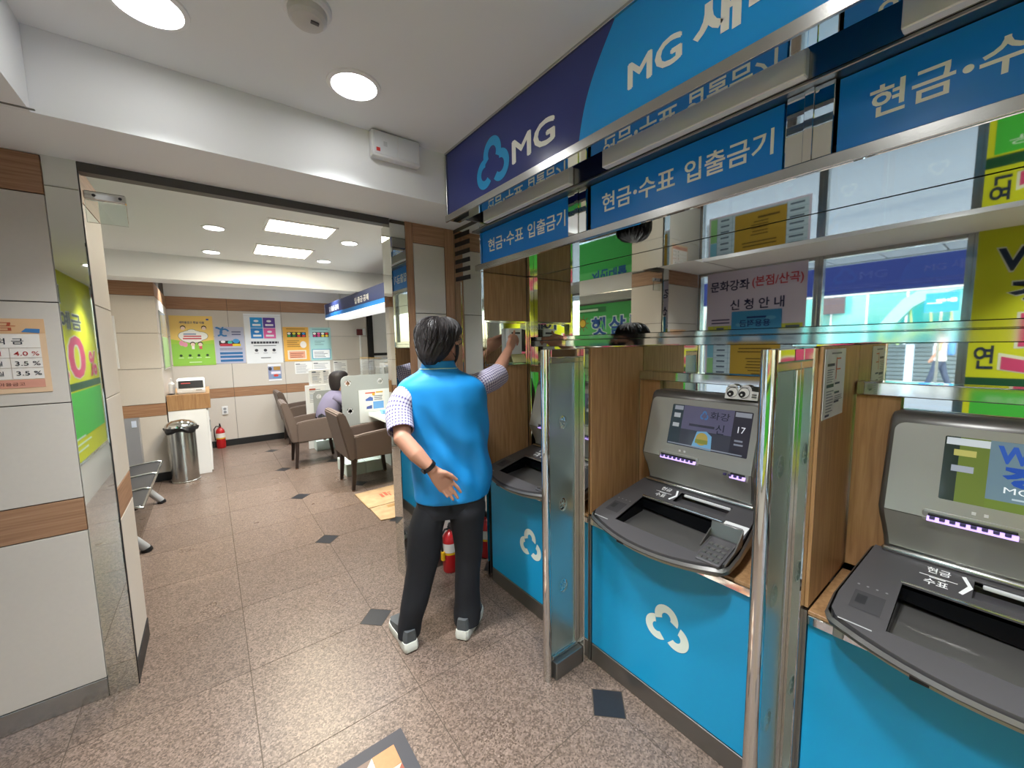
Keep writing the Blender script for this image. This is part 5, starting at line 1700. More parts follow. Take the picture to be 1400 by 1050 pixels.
pr.c('4A7A8A').rect(0.04, 0.55, 0.30, 0.558); block_title(pr, 0.045, 0.415, 0.265, ['F2F2EE', 'E968A0', 'F0F0EA', 'D8433A', 'C23A7A', 'D0508A', 'F0DC4A', 'F0DC4A'])
pr.c('5A6A70').lines(0.07, 0.28, 0.25, 0.37, 3, 0.2, 0.5).c('3F9AC0').rect(0.02, 0.03, 0.32, 0.20); pr.up().c('F2F4F6').rect(0.03, 0.04, 0.31, 0.19); pr.up().c('5A6470').lines(0.05, 0.06, 0.28, 0.17, 4, 0.3, 0.4)
pr.build('print', None, o)
pl = bp(0.770, 1.005)
o = sheet('small_notice', 'small blue and red picture notice below the white poster', 'notice', pl, 0.192, 0.285, '8E97B8', 0.001)
pr = Print(pl)
pr.c('E9EAEE').rect(0, 0.245, 0.192, 0.285).rect(0, 0, 0.192, 0.03).c('B08A4A').rect(0.08, 0.18, 0.18, 0.24).c('2E3040').disc(0.03, 0.205, 0.025, 0.03).c('E6E2EC').rect(0.04, 0.115, 0.18, 0.16); pr.up().c('D0453A').disc(0.11, 0.09, 0.035, 0.025).c('5C9AC8').rect(0.06, 0.05, 0.18, 0.07)
pr.build('print', None, o)
for k, (x0, z0, w, h, lb) in enumerate(((1.17, 1.10, 0.28, 0.205, 'white wide notice sheet under the orange poster'), (1.455, 1.075, 0.29, 0.235, 'white notice sheet under the mint poster'), (1.80, 1.08, 0.24, 0.23, 'faint white notice sheet right of the others on the far wall'))):
    pl = bp(x0, z0)
    o = sheet('wall_notice', lb, 'notice', pl, w, h, 'F0F0EE', 0.001, 'white notices on the far wall')
    random.seed(20 + k)
    pr = Print(pl); pr.c('9A9CA4').lines(0.02, 0.02, w - 0.02, h - 0.02, 7, 0.3, 0.4).c('55565E').rect(0.05 * w, h - 0.04, 0.3 * w, h - 0.028)
    pr.build('print', None, o)
random.seed(5)
b = B(); b.box((0.098, 7.737, 0.515), (0.178, 7.7499, 0.645), 0.003); so = b.build('wall_socket', M['plastic']); tag(so, 'white double wall socket above the far extinguisher', 'socket')
for z in (0.555, 0.605):
    b = B(); b.lathe([(0.020, 0.0), (0.020, 0.003), (0.014, 0.0035)], (0.138, 7.737, z), 16, V((0, -1, 0))); b.build('outlet', flat('8E9096'), so)
sb_ = thing('display_box', 'dark red display box with a white conduit on the far hall wall', 'display', (2.31, 7.72, 1.78))
b = B(); b.box((2.243, 7.70, 1.772), (2.345, 7.749, 1.886), 0.003); b.build('red_window', mat('dark_red', '5E1F24', 0.3), sb_)
b = B(); b.box((2.346, 7.70, 1.772), (2.40, 7.749, 1.90), 0.003); b.build('casing', M['plastic'], sb_)
b = B(); b.box((2.288, 7.735, 0.94), (2.318, 7.7495, 1.771), 0.002); b.build('conduit', M['white'], sb_)

# flattened carton on the floor
ct = thing('flattened_carton', 'flattened brown cardboard carton lying on the floor inside the opening', 'carton', (1.3, 3.8, 0.0))
b = B(); b.prism([(1.105, 3.735, 0.004), (1.105, 4.195, 0.004), (1.62, 4.215, 0.004), (1.60, 3.745, 0.004)], (0, 0, 0.010)); b.build('main_panel', M['card'], ct)
b = B(); b.prism([(1.108, 3.41, 0.003), (1.115, 3.728, 0.003), (1.60, 3.738, 0.003), (1.58, 3.31, 0.003)], (0, 0, 0.008)); b.build('flap', M['card'], ct)
pl = Plane((1.30, 3.92, 0.0142), (1, 0, 0), (0, 1, 0), (0, 0, 1))
pr = Print(pl); pr.c('B5553F').rect(0, 0.0, 0.03, 0.11).rect(0.045, 0.02, 0.075, 0.13).rect(0.085, 0.0, 0.10, 0.07).rect(0.085, 0.09, 0.12, 0.11); pr.build('print', None, ct, label='red printed marks')
b = B(); b.box((1.26, 3.64, 0.0115), (1.34, 3.70, 0.0122)); b.build('tape', flat('A07A48'), ct)

# ================================================================== PEOPLE
def remesh_obj(name, b, voxel, material, parent, it=6):
    me = bpy.data.meshes.new(name + '_raw')
    bmesh.ops.triangulate(b.bm, faces=b.bm.faces[:])
    b.bm.to_mesh(me)
    b.bm.free()
    t = bpy.data.objects.new('tmp', me)
    COL.objects.link(t)
    md = t.modifiers.new('r', 'REMESH')
    md.mode = 'VOXEL'
    md.voxel_size = voxel
    md.use_smooth_shade = True
    sm = t.modifiers.new('s', 'SMOOTH')
    sm.factor = 0.5
    sm.iterations = it
    bpy.context.view_layer.update()
    dg = bpy.context.evaluated_depsgraph_get()
    out = bpy.data.meshes.new_from_object(t.evaluated_get(dg))
    bpy.data.objects.remove(t)
    bpy.data.meshes.remove(me)
    out.name = name
    out.materials.clear()
    out.materials.append(material)
    for p in out.polygons:
        p.use_smooth = True
    return link(name, out, parent)

def ring(c, ang, a, bq, n=48, p=2.3):
    r = V((math.cos(ang), -math.sin(ang), 0))
    f = V((math.sin(ang), math.cos(ang), 0))
    e = lambda v: math.copysign(abs(v) ** (2 / p), v)
    return [V(c) + r * a * e(math.cos(2 * PI * k / n)) + f * bq * e(math.sin(2 * PI * k / n)) for k in range(n)]

def smooth_rows(rows, m):
    """rows of equal-length tuples, resampled by Catmull-Rom"""
    out = []
    n = len(rows)
    for i in range(n - 1):
        p0, p1, p2, p3 = rows[max(i - 1, 0)], rows[i], rows[i + 1], rows[min(i + 2, n - 1)]
        for k in range(m):
            t = k / m
            out.append(tuple(0.5 * ((2 * b_) + (-a_ + c_) * t + (2 * a_ - 5 * b_ + 4 * c_ - d_) * t * t + (-a_ + 3 * b_ - 3 * c_ + d_) * t ** 3) for a_, b_, c_, d_ in zip(p0, p1, p2, p3)))
    out.append(rows[-1])
    return out

def garment(rows, ang, m=4, n=72, p=2.3, wr=0.0, ws=(9, 9, 4), seed=0.0, cap=True, angs=None):
    b = B()
    rings = []
    R = smooth_rows(rows, m)
    for k, (x, y, z, a, bq) in enumerate(R):
        g = ang
        pts = ring((x, y, z), g, a, bq, n, p)
        if wr:
            c = V((x, y, z))
            q = []
            for pt in pts:
                s = noise.noise(V((pt.x * ws[0] + seed, pt.y * ws[1], pt.z * ws[2] + 2.0 * pt.x)))
                s2 = noise.noise(V((pt.x * ws[0] * 2.3 + seed + 9, pt.y * ws[1] * 2.3, pt.z * ws[2] * 2.0 - 4 * pt.x)))
                q.append(pt + (pt - c).normalized() * wr * (s + 0.5 * s2))
            pts = q
        rings.append(pts)
    b.loft(rings, cap=cap)
    return b

def sleeve(pts, radii, n=28, wr=0.004, seed=0.0):
    P = smooth_rows([tuple(p) + (r,) for p, r in zip(pts, radii)], 4)
    rings = []
    ref = None
    C = [V(q[:3]) for q in P]
    for i, q in enumerate(P):
        d = (C[min(i + 1, len(C) - 1)] - C[max(i - 1, 0)]).normalized()
        if ref is None:
            ref = d.orthogonal().normalized()
        ref = (ref - d * ref.dot(d)).normalized()
        s = d.cross(ref)
        ringp = []
        for k in range(n):
            dr = ref * math.cos(2 * PI * k / n) + s * math.sin(2 * PI * k / n)
            pt = C[i] + dr * q[3]
            pt += dr * wr * noise.noise(pt * 14 + V((seed, 0, 0)))
            ringp.append(pt)
        rings.append(ringp)
    # turn the hem inwards
    c = C[-1]
    rings.append([c + (p - c) * 0.93 for p in rings[-1]])
    d = (C[-1] - C[-3]).normalized()
    rings.append([c + (p - c) * 0.90 - d * 0.03 for p in rings[-2]])
    b = B()
    b.loft(rings, cap=True)
    return b

# ---------------------------------------------------------------- man in the blue vest
man = thing('person', 'man in a bright blue vest and black trousers reaching towards the white card holder', 'person', (0.87, 1.82, 0))
A = math.radians(20)
HA = math.radians(64)
hf = V((math.sin(HA), math.cos(HA), 0))
hr = V((math.cos(HA), -math.sin(HA), 0))
hc = V((0.962, 1.862, 1.575))
b = B()
# head: skull, jaw, neck
sk = []
for z, fo, a, bq in ((-0.125, 0.035, 0.025, 0.028), (-0.115, 0.034, 0.045, 0.050), (-0.09, 0.024, 0.060, 0.075), (-0.05, 0.010, 0.070, 0.090), (0.0, 0.0, 0.076, 0.097), (0.045, -0.008, 0.075, 0.095), (0.085, -0.012, 0.058, 0.075), (0.108, -0.012, 0.030, 0.040), (0.115, -0.012, 0.008, 0.010)):
    sk.append(ring(hc + hf * fo + V((0, 0, z)), HA, a, bq, 28, 2.1))
b.loft(sk)
b.tube([hc + V((-0.012, -0.004, -0.06)), V((0.945, 1.86, 1.45)), V((0.94, 1.858, 1.38))], [0.055, 0.056, 0.062], 20)
b.tube([hc + hf * 0.092 + V((0, 0, 0.005)), hc + hf * 0.112 + V((0, 0, -0.028)), hc + hf * 0.098 + V((0, 0, -0.036))], [0.010, 0.013, 0.012], 10)      # nose
for s in (-1, 1):   # ears, cheeks
    e = hc + hr * s * 0.077 - hf * 0.004 + V((0, 0, -0.035))
    b.loft([[e + hr * s * o + hf * (w * math.cos(2 * PI * k / 14) - 0.012 * o / 0.012) + V((0, 0, h * math.sin(2 * PI * k / 14))) for k in range(14)] for o, w, h in ((-0.012, 0.013, 0.024), (0.004, 0.018, 0.032), (0.011, 0.017, 0.030), (0.014, 0.010, 0.022))])
    b.ball(hc + hf * 0.082 + hr * s * 0.036 + V((0, 0, -0.028)), (0.02, 0.02, 0.02), 12)
b.ball(hc + hf * 0.092 + V((0, 0, -0.068)), (0.022, 0.022, 0.010), 12)   # lips
# torso, hips, legs inside the clothes
b.loft([ring(c, A, a, q, 28) for c, a, q in (((0.985, 1.85, 0.66), 0.13, 0.09), ((0.985, 1.85, 0.80), 0.175, 0.115), ((0.99, 1.85, 1.0), 0.175, 0.11), ((0.975, 1.85, 1.2), 0.19, 0.11), ((0.955, 1.85, 1.33), 0.195, 0.09), ((0.945, 1.855, 1.39), 0.13, 0.07), ((0.942, 1.857, 1.43), 0.06, 0.055))])
b.tube([(0.90, 1.87, 0.74), (0.845, 1.87, 0.60), (0.811, 1.87, 0.39), (0.755, 1.87, 0.19), (0.727, 1.88, 0.08)], [0.085, 0.068, 0.052, 0.046, 0.034], 16)
b.tube([(1.04, 1.80, 0.74), (1.042, 1.78, 0.57), (1.035, 1.78, 0.35), (1.026, 1.78, 0.14), (1.018, 1.775, 0.07)], [0.085, 0.066, 0.050, 0.048, 0.036], 16)
# left arm: down, forearm folded behind the back
b.tube([(0.805, 1.893, 1.305), (0.732, 1.866, 1.225), (0.698, 1.775, 1.115), (0.738, 1.715, 1.045), (0.790, 1.668, 0.972)], [0.050, 0.046, 0.042, 0.040, 0.027], 18)
# palm towards us
W0, K0 = V((0.790, 1.666, 0.972)), V((0.862, 1.657, 0.876))
ax = (K0 - W0).normalized()
sd = V((ax.z, 0, -ax.x))     # across the palm (towards the thumb side)
if sd.z < 0:
    sd = -sd
nn = ax.cross(sd).normalized()
b.loft([[W0 + ax * u + sd * (wd * math.cos(2 * PI * k / 20) + of) + nn * th * math.sin(2 * PI * k / 20) for k in range(20)] for u, wd, th, of in ((-0.012, 0.026, 0.018, 0), (0.012, 0.030, 0.017, 0.0), (0.045, 0.039, 0.017, 0.001), (0.085, 0.043, 0.014, 0.0), (0.112, 0.043, 0.012, -0.002), (0.122, 0.038, 0.008, -0.003))])
for base, mid, tip, r0 in (((0.892, 1.656, 0.890), (0.912, 1.644, 0.862), (0.924, 1.634, 0.838), 0.0094), ((0.873, 1.656, 0.876), (0.892, 1.642, 0.843), (0.905, 1.631, 0.814), 0.0098), ((0.853, 1.657, 0.868), (0.869, 1.643, 0.836), (0.880, 1.633, 0.811), 0.0093), ((0.833, 1.658, 0.867), (0.844, 1.645, 0.847), (0.852, 1.635, 0.832), 0.0083)):
    bv, mv, tv = V(base), V(mid), V(tip)
    b.tube([bv - ax * 0.022, bv, bv.lerp(mv, 0.5) + nn * 0.0, mv, mv.lerp(tv, 0.55), tv], [r0, r0 * 1.02, r0 * 0.94, r0 * 0.97, r0 * 0.86, r0 * 0.76], 12)
b.tube([(0.818, 1.657, 0.955), (0.848, 1.645, 0.948), (0.877, 1.637, 0.930), (0.903, 1.633, 0.905)], [0.015, 0.0135, 0.0108, 0.0085], 12)
b.ball((0.832, 1.650, 0.940), (0.022, 0.012, 0.018), 12)
# right arm reaching up and forward
b.tube([(1.10, 1.80, 1.325), (1.21, 1.845, 1.346), (1.318, 1.885, 1.362), (1.405, 1.935, 1.432), (1.500, 1.995, 1.512)], [0.050, 0.047, 0.042, 0.039, 0.027], 18)
W1, K1 = V((1.500, 1.995, 1.512)), V((1.578, 2.035, 1.592))
ax1 = (K1 - W1).normalized()
sd1 = V((0.72, 0.30, -0.62))          # towards the little finger
sd1 = (sd1 - ax1 * sd1.dot(ax1)).normalized()
nn1 = ax1.cross(sd1).normalized()
b.loft([[W1 + ax1 * u + sd1 * (wd * math.cos(2 * PI * k / 20) + of) + nn1 * th * math.sin(2 * PI * k / 20) for k in range(20)] for u, wd, th, of in ((-0.012, 0.026, 0.019, 0), (0.012, 0.029, 0.019, 0), (0.045, 0.037, 0.019, 0.002), (0.080, 0.041, 0.017, 0.002), (0.102, 0.040, 0.014, 0.002), (0.112, 0.034, 0.009, 0.002))])
for off, pts_, r0 in ((-0.030, ((1.592, 2.052, 1.615), (1.601, 2.0585, 1.638)), 0.0095), (-0.010, ((1.612, 2.054, 1.603), (1.630, 2.062, 1.585)), 0.0098), (0.010, ((1.622, 2.052, 1.586), (1.632, 2.060, 1.563)), 0.0093), (0.030, ((1.622, 2.048, 1.566), (1.622, 2.058, 1.546)), 0.0083)):
    bs_ = W1 + ax1 * 0.098 + sd1 * off
    p1, p2 = V(pts_[0]), V(pts_[1])
    b.tube([bs_ - ax1 * 0.02, bs_, bs_.lerp(p1, 0.55), p1, p1.lerp(p2, 0.55), p2], [r0, r0 * 1.02, r0 * 0.95, r0 * 0.97, r0 * 0.86, r0 * 0.76], 12)
b.tube([W1 + ax1 * 0.03 - sd1 * 0.026, W1 + ax1 * 0.055 - sd1 * 0.045 - nn1 * 0.012, V((1.548, 2.045, 1.598)), V((1.572, 2.058, 1.610))], [0.014, 0.0125, 0.0105, 0.0085], 12)
body = remesh_obj('body', b, 0.0046, M['skin'], man, 4)

# eyes, glasses, mask, hair
for s in (-1, 1):
    b = B(); e = hc + hf * 0.088 + hr * s * 0.031 + V((0, 0, 0.003)); b.ball(e, 0.0115, 14)
    ey_ = b.build('eye', flat('E9E4DE', 0.2), man)
    b = B(); b.ball(e + hf * 0.0085, 0.0052, 12); b.build('iris', flat('20140F', 0.2), ey_)
    b = B(); b.tube([hc + hf * 0.097 + hr * s * 0.014 + V((0, 0, 0.024)), hc + hf * 0.096 + hr * s * 0.032 + V((0, 0, 0.029)), hc + hf * 0.084 + hr * s * 0.05 + V((0, 0, 0.023))], 0.003, 8); b.build('eyebrow', M['hair'], man)
gl = B()
for s in (-1, 1):
    c = hc + hf * 0.112 + hr * s * 0.033 + V((0, 0, -0.002))
    ring_ = [c + hr * 0.026 * math.cos(2 * PI * k / 20) + V((0, 0, 0.019 * math.sin(2 * PI * k / 20))) - hf * 0.006 * (1 - s * math.cos(2 * PI * k / 20)) * 0 for k in range(21)]
    gl.tube(ring_, 0.0022, 8, ends=False)
    gl.tube([c + hr * s * 0.026 + V((0, 0, 0.008)), c + hr * s * 0.045 - hf * 0.03 + V((0, 0, 0.008)), hc + hr * s * 0.083 + hf * 0.005 + V((0, 0, 0.002)), hc + hr * s * 0.084 - hf * 0.015 + V((0, 0, -0.012))], 0.0024, 8)
gl.tube([hc + hf * 0.113 - hr * 0.008 + V((0, 0, 0.004)), hc + hf * 0.116 + V((0, 0, 0.007)), hc + hf * 0.113 + hr * 0.008 + V((0, 0, 0.004))], 0.0022, 8)
gl.build('glasses', M['black'], man)
# mask over nose and mouth with ear loops
b = B()
mr = []
for z, fo, a, bq in ((-0.022, 0.012, 0.074, 0.106), (-0.04, 0.014, 0.074, 0.108), (-0.07, 0.020, 0.071, 0.098), (-0.10, 0.026, 0.062, 0.082), (-0.128, 0.032, 0.045, 0.058)):
    cc = hc + hf * fo + V((0, 0, z))
    mr.append([cc + hr * a * math.sin(t) + hf * bq * math.cos(t) for t in [math.radians(-82 + 164 * k / 24) for k in range(25)]])
b.loft(mr, cap=False, closed=False)
bmesh.ops.solidify(b.bm, geom=b.bm.faces[:], thickness=0.0018)
mk = b.build('face_mask', M['mask'], man)
b = B()
for s in (-1, 1):
    b.tube([hc + hr * s * 0.075 + hf * 0.03 + V((0, 0, -0.03)), hc + hr * s * 0.086 + V((0, 0, -0.012)), hc + hr * s * 0.086 - hf * 0.018 + V((0, 0, -0.03)), hc + hr * s * 0.082 - hf * 0.008 + V((0, 0, -0.065)), hc + hr * s * 0.066 + hf * 0.03 + V((0, 0, -0.085))], 0.0018, 6)
b.build('ear_loop', M['mask'], mk)
# hair: cap swept back and over the sides, fringe at the front
b = B()
hv = V((0.944, 1.862, 0))
hrows = []
N = 64
HR_ = [(1.699, 0.030, 0.028, 0.0), (1.693, 0.062, 0.055, 0.0), (1.674, 0.100, 0.088, 0.002), (1.640, 0.121, 0.112, 0.002), (1.598, 0.126, 0.116, 0.0), (1.565, 0.124, 0.112, -0.004), (1.535, 0.117, 0.100, -0.014), (1.505, 0.104, 0.082, -0.028), (1.478, 0.085, 0.058, -0.040), (1.455, 0.060, 0.034, -0.050)]
for z, bq, a, fo in smooth_rows(HR_, 4):
    pts = []
    for k in range(N):
        t = 2 * PI * k / N          # 0 = front
        low = max(0.0, min(1.0, (1.612 - z) / 0.03))       # below the fringe the front is open
        side = max(0.0, math.cos(t) - (-0.10 if z < 1.57 else 0.1)) if low else 0.0
        cut = 1.0 - low * min(0.55, 0.9 * side)
        base = V((hc.x - 0.012, hc.y - 0.002, z)) + hf * (fo - 0.004)
        dr = hf * math.cos(t) * bq * 1.0 + hr * math.sin(t) * a
        # crown parting swirl and strand relief
        st_w = 0.0035 * math.sin(26 * t + 30 * z) + 0.004 * noise.noise(V((6 * t, z * 9, 1.3)))
        pts.append(base + dr * cut + dr.normalized() * st_w)
    hrows.append(pts)
b.loft(hrows)
hair_ = b.build('hair', M['hair'], man, smooth=80)
random.seed(11)
b = B()
nr = len(hrows)
for q in range(420):        # locks lying over the cap, from the crown down
    k0 = random.uniform(0, N)
    i0 = int(random.choice((0, 1, 2, 4, 6, 8, 11)))
    i1 = min(nr - 1, i0 + random.randint(9, 20))
    drift = random.uniform(-0.35, 0.35)
    wd = random.uniform(0.0016, 0.0034)
    lift = random.uniform(0.0012, 0.0042)
    line = []
    for i in range(i0, i1 + 1):
        kk = (k0 + drift * (i - i0)) % N
        a_, f_ = int(kk), kk - int(kk)
        p = hrows[i][a_ % N].lerp(hrows[i][(a_ + 1) % N], f_)
        cen = V((hc.x - 0.012, hc.y, p.z * 0.6 + 0.4 * 1.58))
        line.append((p, (p - cen).normalized()))
    rg = []
    for j, (p, nrm_) in enumerate(line):
        tan = (line[min(j + 1, len(line) - 1)][0] - line[max(j - 1, 0)][0])
        if tan.length < 1e-6:
            tan = V((0, 0, -1))
        sdv = tan.normalized().cross(nrm_)
        w_ = wd * math.sin(PI * (j + 0.6) / (len(line) + 0.2)) + 0.0003
        lf = lift * math.sin(PI * (j + 0.5) / len(line))
        rg.append([p + sdv * w_ - nrm_ * 0.001, p + nrm_ * (lf + 0.0006), p - sdv * w_ - nrm_ * 0.001])
    b.loft(rg)
b.build('hair_locks', M['hair'], hair_, smooth=60)['kind'] = 'stuff'

# vest
VR = [(0.988, 1.85, 0.742, 0.192, 0.138), (0.990, 1.85, 0.752, 0.199, 0.146), (0.995, 1.85, 0.80, 0.203, 0.148), (0.998, 1.85, 0.89, 0.209, 0.147), (0.990, 1.85, 1.017, 0.207, 0.142), (0.982, 1.85, 1.094, 0.212, 0.138), (0.972, 1.85, 1.205, 0.219, 0.132), (0.963, 1.85, 1.28, 0.227, 0.126), (0.951, 1.85, 1.335, 0.224, 0.114), (0.947, 1.852, 1.372, 0.196, 0.100), (0.944, 1.855, 1.398, 0.150, 0.090), (0.942, 1.857, 1.418, 0.112, 0.080), (0.941, 1.857, 1.440, 0.092, 0.078), (0.942, 1.858, 1.468, 0.082, 0.074), (0.943, 1.859, 1.472, 0.076, 0.068), (0.943, 1.859, 1.455, 0.070, 0.064)]
VR2 = VR
vb = B()
vr_ = []
for k_, (x, y, z, a, q_) in enumerate(smooth_rows(VR2, 7)):
    c = V((x, y, z))
    pts = []
    body_w = max(0.0, min(1.0, (1.36 - z) / 0.10))
    for i_, pt in enumerate(ring(c, A, a, q_, 132, 2.35)):
        u = (pt.x - x) / a
        # diagonal drags from the right shoulder towards the left hem, cloth slack at the waist
        d1 = math.sin(46 * (u * 0.16 + (z - 1.05) * 0.42) + 3.0 * noise.noise(V((u * 1.7, z * 3.1, 2.0))))
        d2 = noise.noise(V((u * 2.6 + 1.1 * z, z * 5.5, 7.0)))
        amp = (0.015 * max(0.0, math.sin(PI * min(1.0, max(0.0, (1.26 - z) / 0.50)))) + 0.001) * body_w
        gate = max(0.0, noise.noise(V((u * 1.3 + 4, z * 2.4, 0.5))) + 0.35)
        pts.append(pt + (pt - c).normalized() * (amp * d1 * gate * 1.6 + 0.009 * d2 * body_w))
    vr_.append(pts)
vb.loft(vr_)
vest = vb.build('vest', M['vest'], man, smooth=70)
b = B()
rp = ring((0.941, 1.857, 1.436), A, 0.097, 0.081, 48, 2.3)
b.tube([rp[k % 48] + V((0, 0, -0.004 * abs(((k - 36) / 12.0)))) for k in range(23, 50)], 0.0028, 6)
b.build('collar_piping', flat('BFE3C8'), vest)
# shirt sleeves
sl1 = sleeve([(0.83, 1.885, 1.318), (0.768, 1.888, 1.292), (0.724, 1.862, 1.225), (0.700, 1.795, 1.148)], [0.066, 0.068, 0.066, 0.063], seed=1.0)
sl1.build('shirt_sleeve', M['plaid'], man, smooth=60)
sl2 = sleeve([(1.03, 1.815, 1.305), (1.12, 1.822, 1.318), (1.20, 1.842, 1.336), (1.28, 1.872, 1.352), (1.358, 1.906, 1.374)], [0.056, 0.062, 0.068, 0.068, 0.066], seed=4.0)
sl2.build('shirt_sleeve', M['plaid'], man, smooth=60)
# wristband
b = B()
wc = W0 - ax * 0.022
b.loft([[wc + ax * u + sd * (rr * math.cos(2 * PI * k / 24)) + nn * (rr * 0.86 * math.sin(2 * PI * k / 24)) for k in range(24)] for u, rr in ((-0.010, 0.030), (-0.010, 0.0335), (0.010, 0.0345), (0.010, 0.031))], cap=False)
b.obox(wc - ax * 0.012 - sd * 0.040 - nn * 0.014, ax * 0.024, sd * 0.010, nn * 0.026, 0.003)
b.build('wristband', M['black'], man)
# trousers: hips and two legs as one garment
b = B()
HP = [(0.986, 1.845, 0.80, 0.180, 0.125), (0.984, 1.845, 0.74, 0.182, 0.128), (0.978, 1.838, 0.70, 0.180, 0.124), (0.970, 1.832, 0.665, 0.170, 0.112)]
b.loft([ring((x, y, z), A, a, q, 40, 2.5) for x, y, z, a, q in smooth_rows(HP, 3)])
LL = [(0.908, 1.862, 0.765, 0.070, 0.085), (0.884, 1.868, 0.70, 0.089, 0.100), (0.845, 1.87, 0.60, 0.087, 0.095), (0.826, 1.87, 0.484, 0.086, 0.086), (0.810, 1.87, 0.388, 0.079, 0.078), (0.786, 1.87, 0.296, 0.074, 0.072), (0.754, 1.87, 0.186, 0.066, 0.068), (0.734, 1.876, 0.100, 0.060, 0.060), (0.727, 1.878, 0.048, 0.058, 0.058)]
RL = [(1.045, 1.82, 0.765, 0.080, 0.090), (1.040, 1.79, 0.697, 0.104, 0.106), (1.042, 1.78, 0.572, 0.084, 0.094), (1.043, 1.78, 0.448, 0.074, 0.082), (1.035, 1.78, 0.346, 0.066, 0.074), (1.028, 1.78, 0.243, 0.066, 0.070), (1.026, 1.78, 0.136, 0.070, 0.070), (1.020, 1.778, 0.075, 0.074, 0.074), (1.014, 1.776, 0.048, 0.068, 0.074)]
for rows, sd_ in ((LL, 1.0), (RL, 5.0)):
    rr = []
    for x, y, z, a, q in smooth_rows(rows, 4):
        pts = ring((x, y, z), A, a, q, 36, 2.3)
        c = V((x, y, z))
        rr.append([p + (p - c).normalized() * 0.006 * noise.noise(V((p.x * 8 + sd_, p.y * 8, p.z * (9 if z > 0.2 else 22)))) for p in pts])
    b.loft(rr)
b.build('trousers', M['pants'], man, smooth=70)
# shoes
def shoe(h, d, parent, s=1.0):
    h, d = V(h), V(d).normalized()
    sdv = V((d.y, -d.x, 0))
    b = B()
    prof = [(0.0, 0.026, 0.0), (0.012, 0.036, 0.0), (0.06, 0.038, 0), (0.13, 0.040, 0.004), (0.19, 0.047, 0.004), (0.235, 0.042, 0.0), (0.262, 0.026, -0.002), (0.272, 0.010, -0.003)]
    out = [(u, w + o) for u, w, o in prof] + [(u, -w + o) for u, w, o in prof[::-1]]
    pt = lambda u, w, z: h + d * u * s + sdv * w * s + V((0, 0, z))
    b.loft([[pt(u * k + e, w * k, z + (0.010 * max(0, 0.06 - u) / 0.06 if z > 0.03 else 0)) for u, w in out] for k, e, z in ((0.96, 0.006, 0.0), (1.02, -0.004, 0.010), (1.03, -0.006, 0.030), (0.98, 0.002, 0.042))])
    b.build('shoe_sole', M['sole'], parent)
    b = B()
    def up(z, k, cutu):
        return [pt(min(u, cutu) * k + 0.006, w * k * 0.94, z + max(0, (0.10 - u)) * 0.12) for u, w in out]
    b.loft([up(0.040, 0.965, 9), up(0.058, 0.94, 0.262), up(0.072, 0.87, 0.20), up(0.088, 0.79, 0.15), up(0.098, 0.72, 0.125)])
    b.build('shoe_upper', M['shoe'], parent)
shoe((0.708, 1.800, 0.0), (0.04, 1.0, 0), man)
shoe((0.944, 1.712, 0.0), (0.80, 0.62, 0), man)

# ---------------------------------------------------------------- simpler figures
def figure(t, J, rad, voxel, skin):
    """one continuous body from joint chains; J: list of (points, radii), heads as (centre, facing)"""
    b = B()
    for pts, rr in J:
        b.tube(pts, rr, 14)
    c, f = rad
    c, f = V(c), V(f).normalized()
    s_ = V((f.y, -f.x, 0))
    rings = []
    for z, fo, a, q in ((-0.115, 0.03, 0.024, 0.028), (-0.09, 0.022, 0.055, 0.07), (-0.04, 0.008, 0.068, 0.086), (0.01, 0.0, 0.073, 0.094), (0.06, -0.008, 0.066, 0.084), (0.095, -0.01, 0.036, 0.05), (0.105, -0.01, 0.01, 0.012)):
        rings.append([c + V((0, 0, z)) + f * (fo + q * math.cos(2 * PI * k / 20)) + s_ * a * math.sin(2 * PI * k / 20) for k in range(20)])
    b.loft(rings)
    b.tube([c + f * 0.088, c + f * 0.108 + V((0, 0, -0.03))], [0.009, 0.012], 8)
    for s in (-1, 1):
        b.ball(c + s_ * s * 0.074 + V((0, 0, -0.02)), (0.012, 0.016, 0.028), 10)
    return remesh_obj('body', b, voxel, skin, t, 3)

def hand_chain(w, d, s, sc_=1.0):
    """palm and five fingers from wrist w along d, spread along s"""
    w, d, s = V(w), V(d).normalized(), V(s).normalized()
    n = d.cross(s)
    L = [([w, w + d * 0.05, w + d * 0.085], [0.024, 0.030, 0.028])]
    for k, ln in enumerate((0.070, 0.078, 0.073, 0.058)):
        o = s * (-0.027 + 0.018 * k)
        L.append(([w + d * 0.06 + o, w + d * (0.09 + ln * 0.4) + o * 1.1, w + d * (0.09 + ln * 0.95) + o * 1.1 - n * 0.012], [0.010, 0.009, 0.0075]))
    L.append(([w + d * 0.02 - s * 0.022, w + d * 0.05 - s * 0.045, w + d * 0.085 - s * 0.052], [0.013, 0.011, 0.009]))
    return L

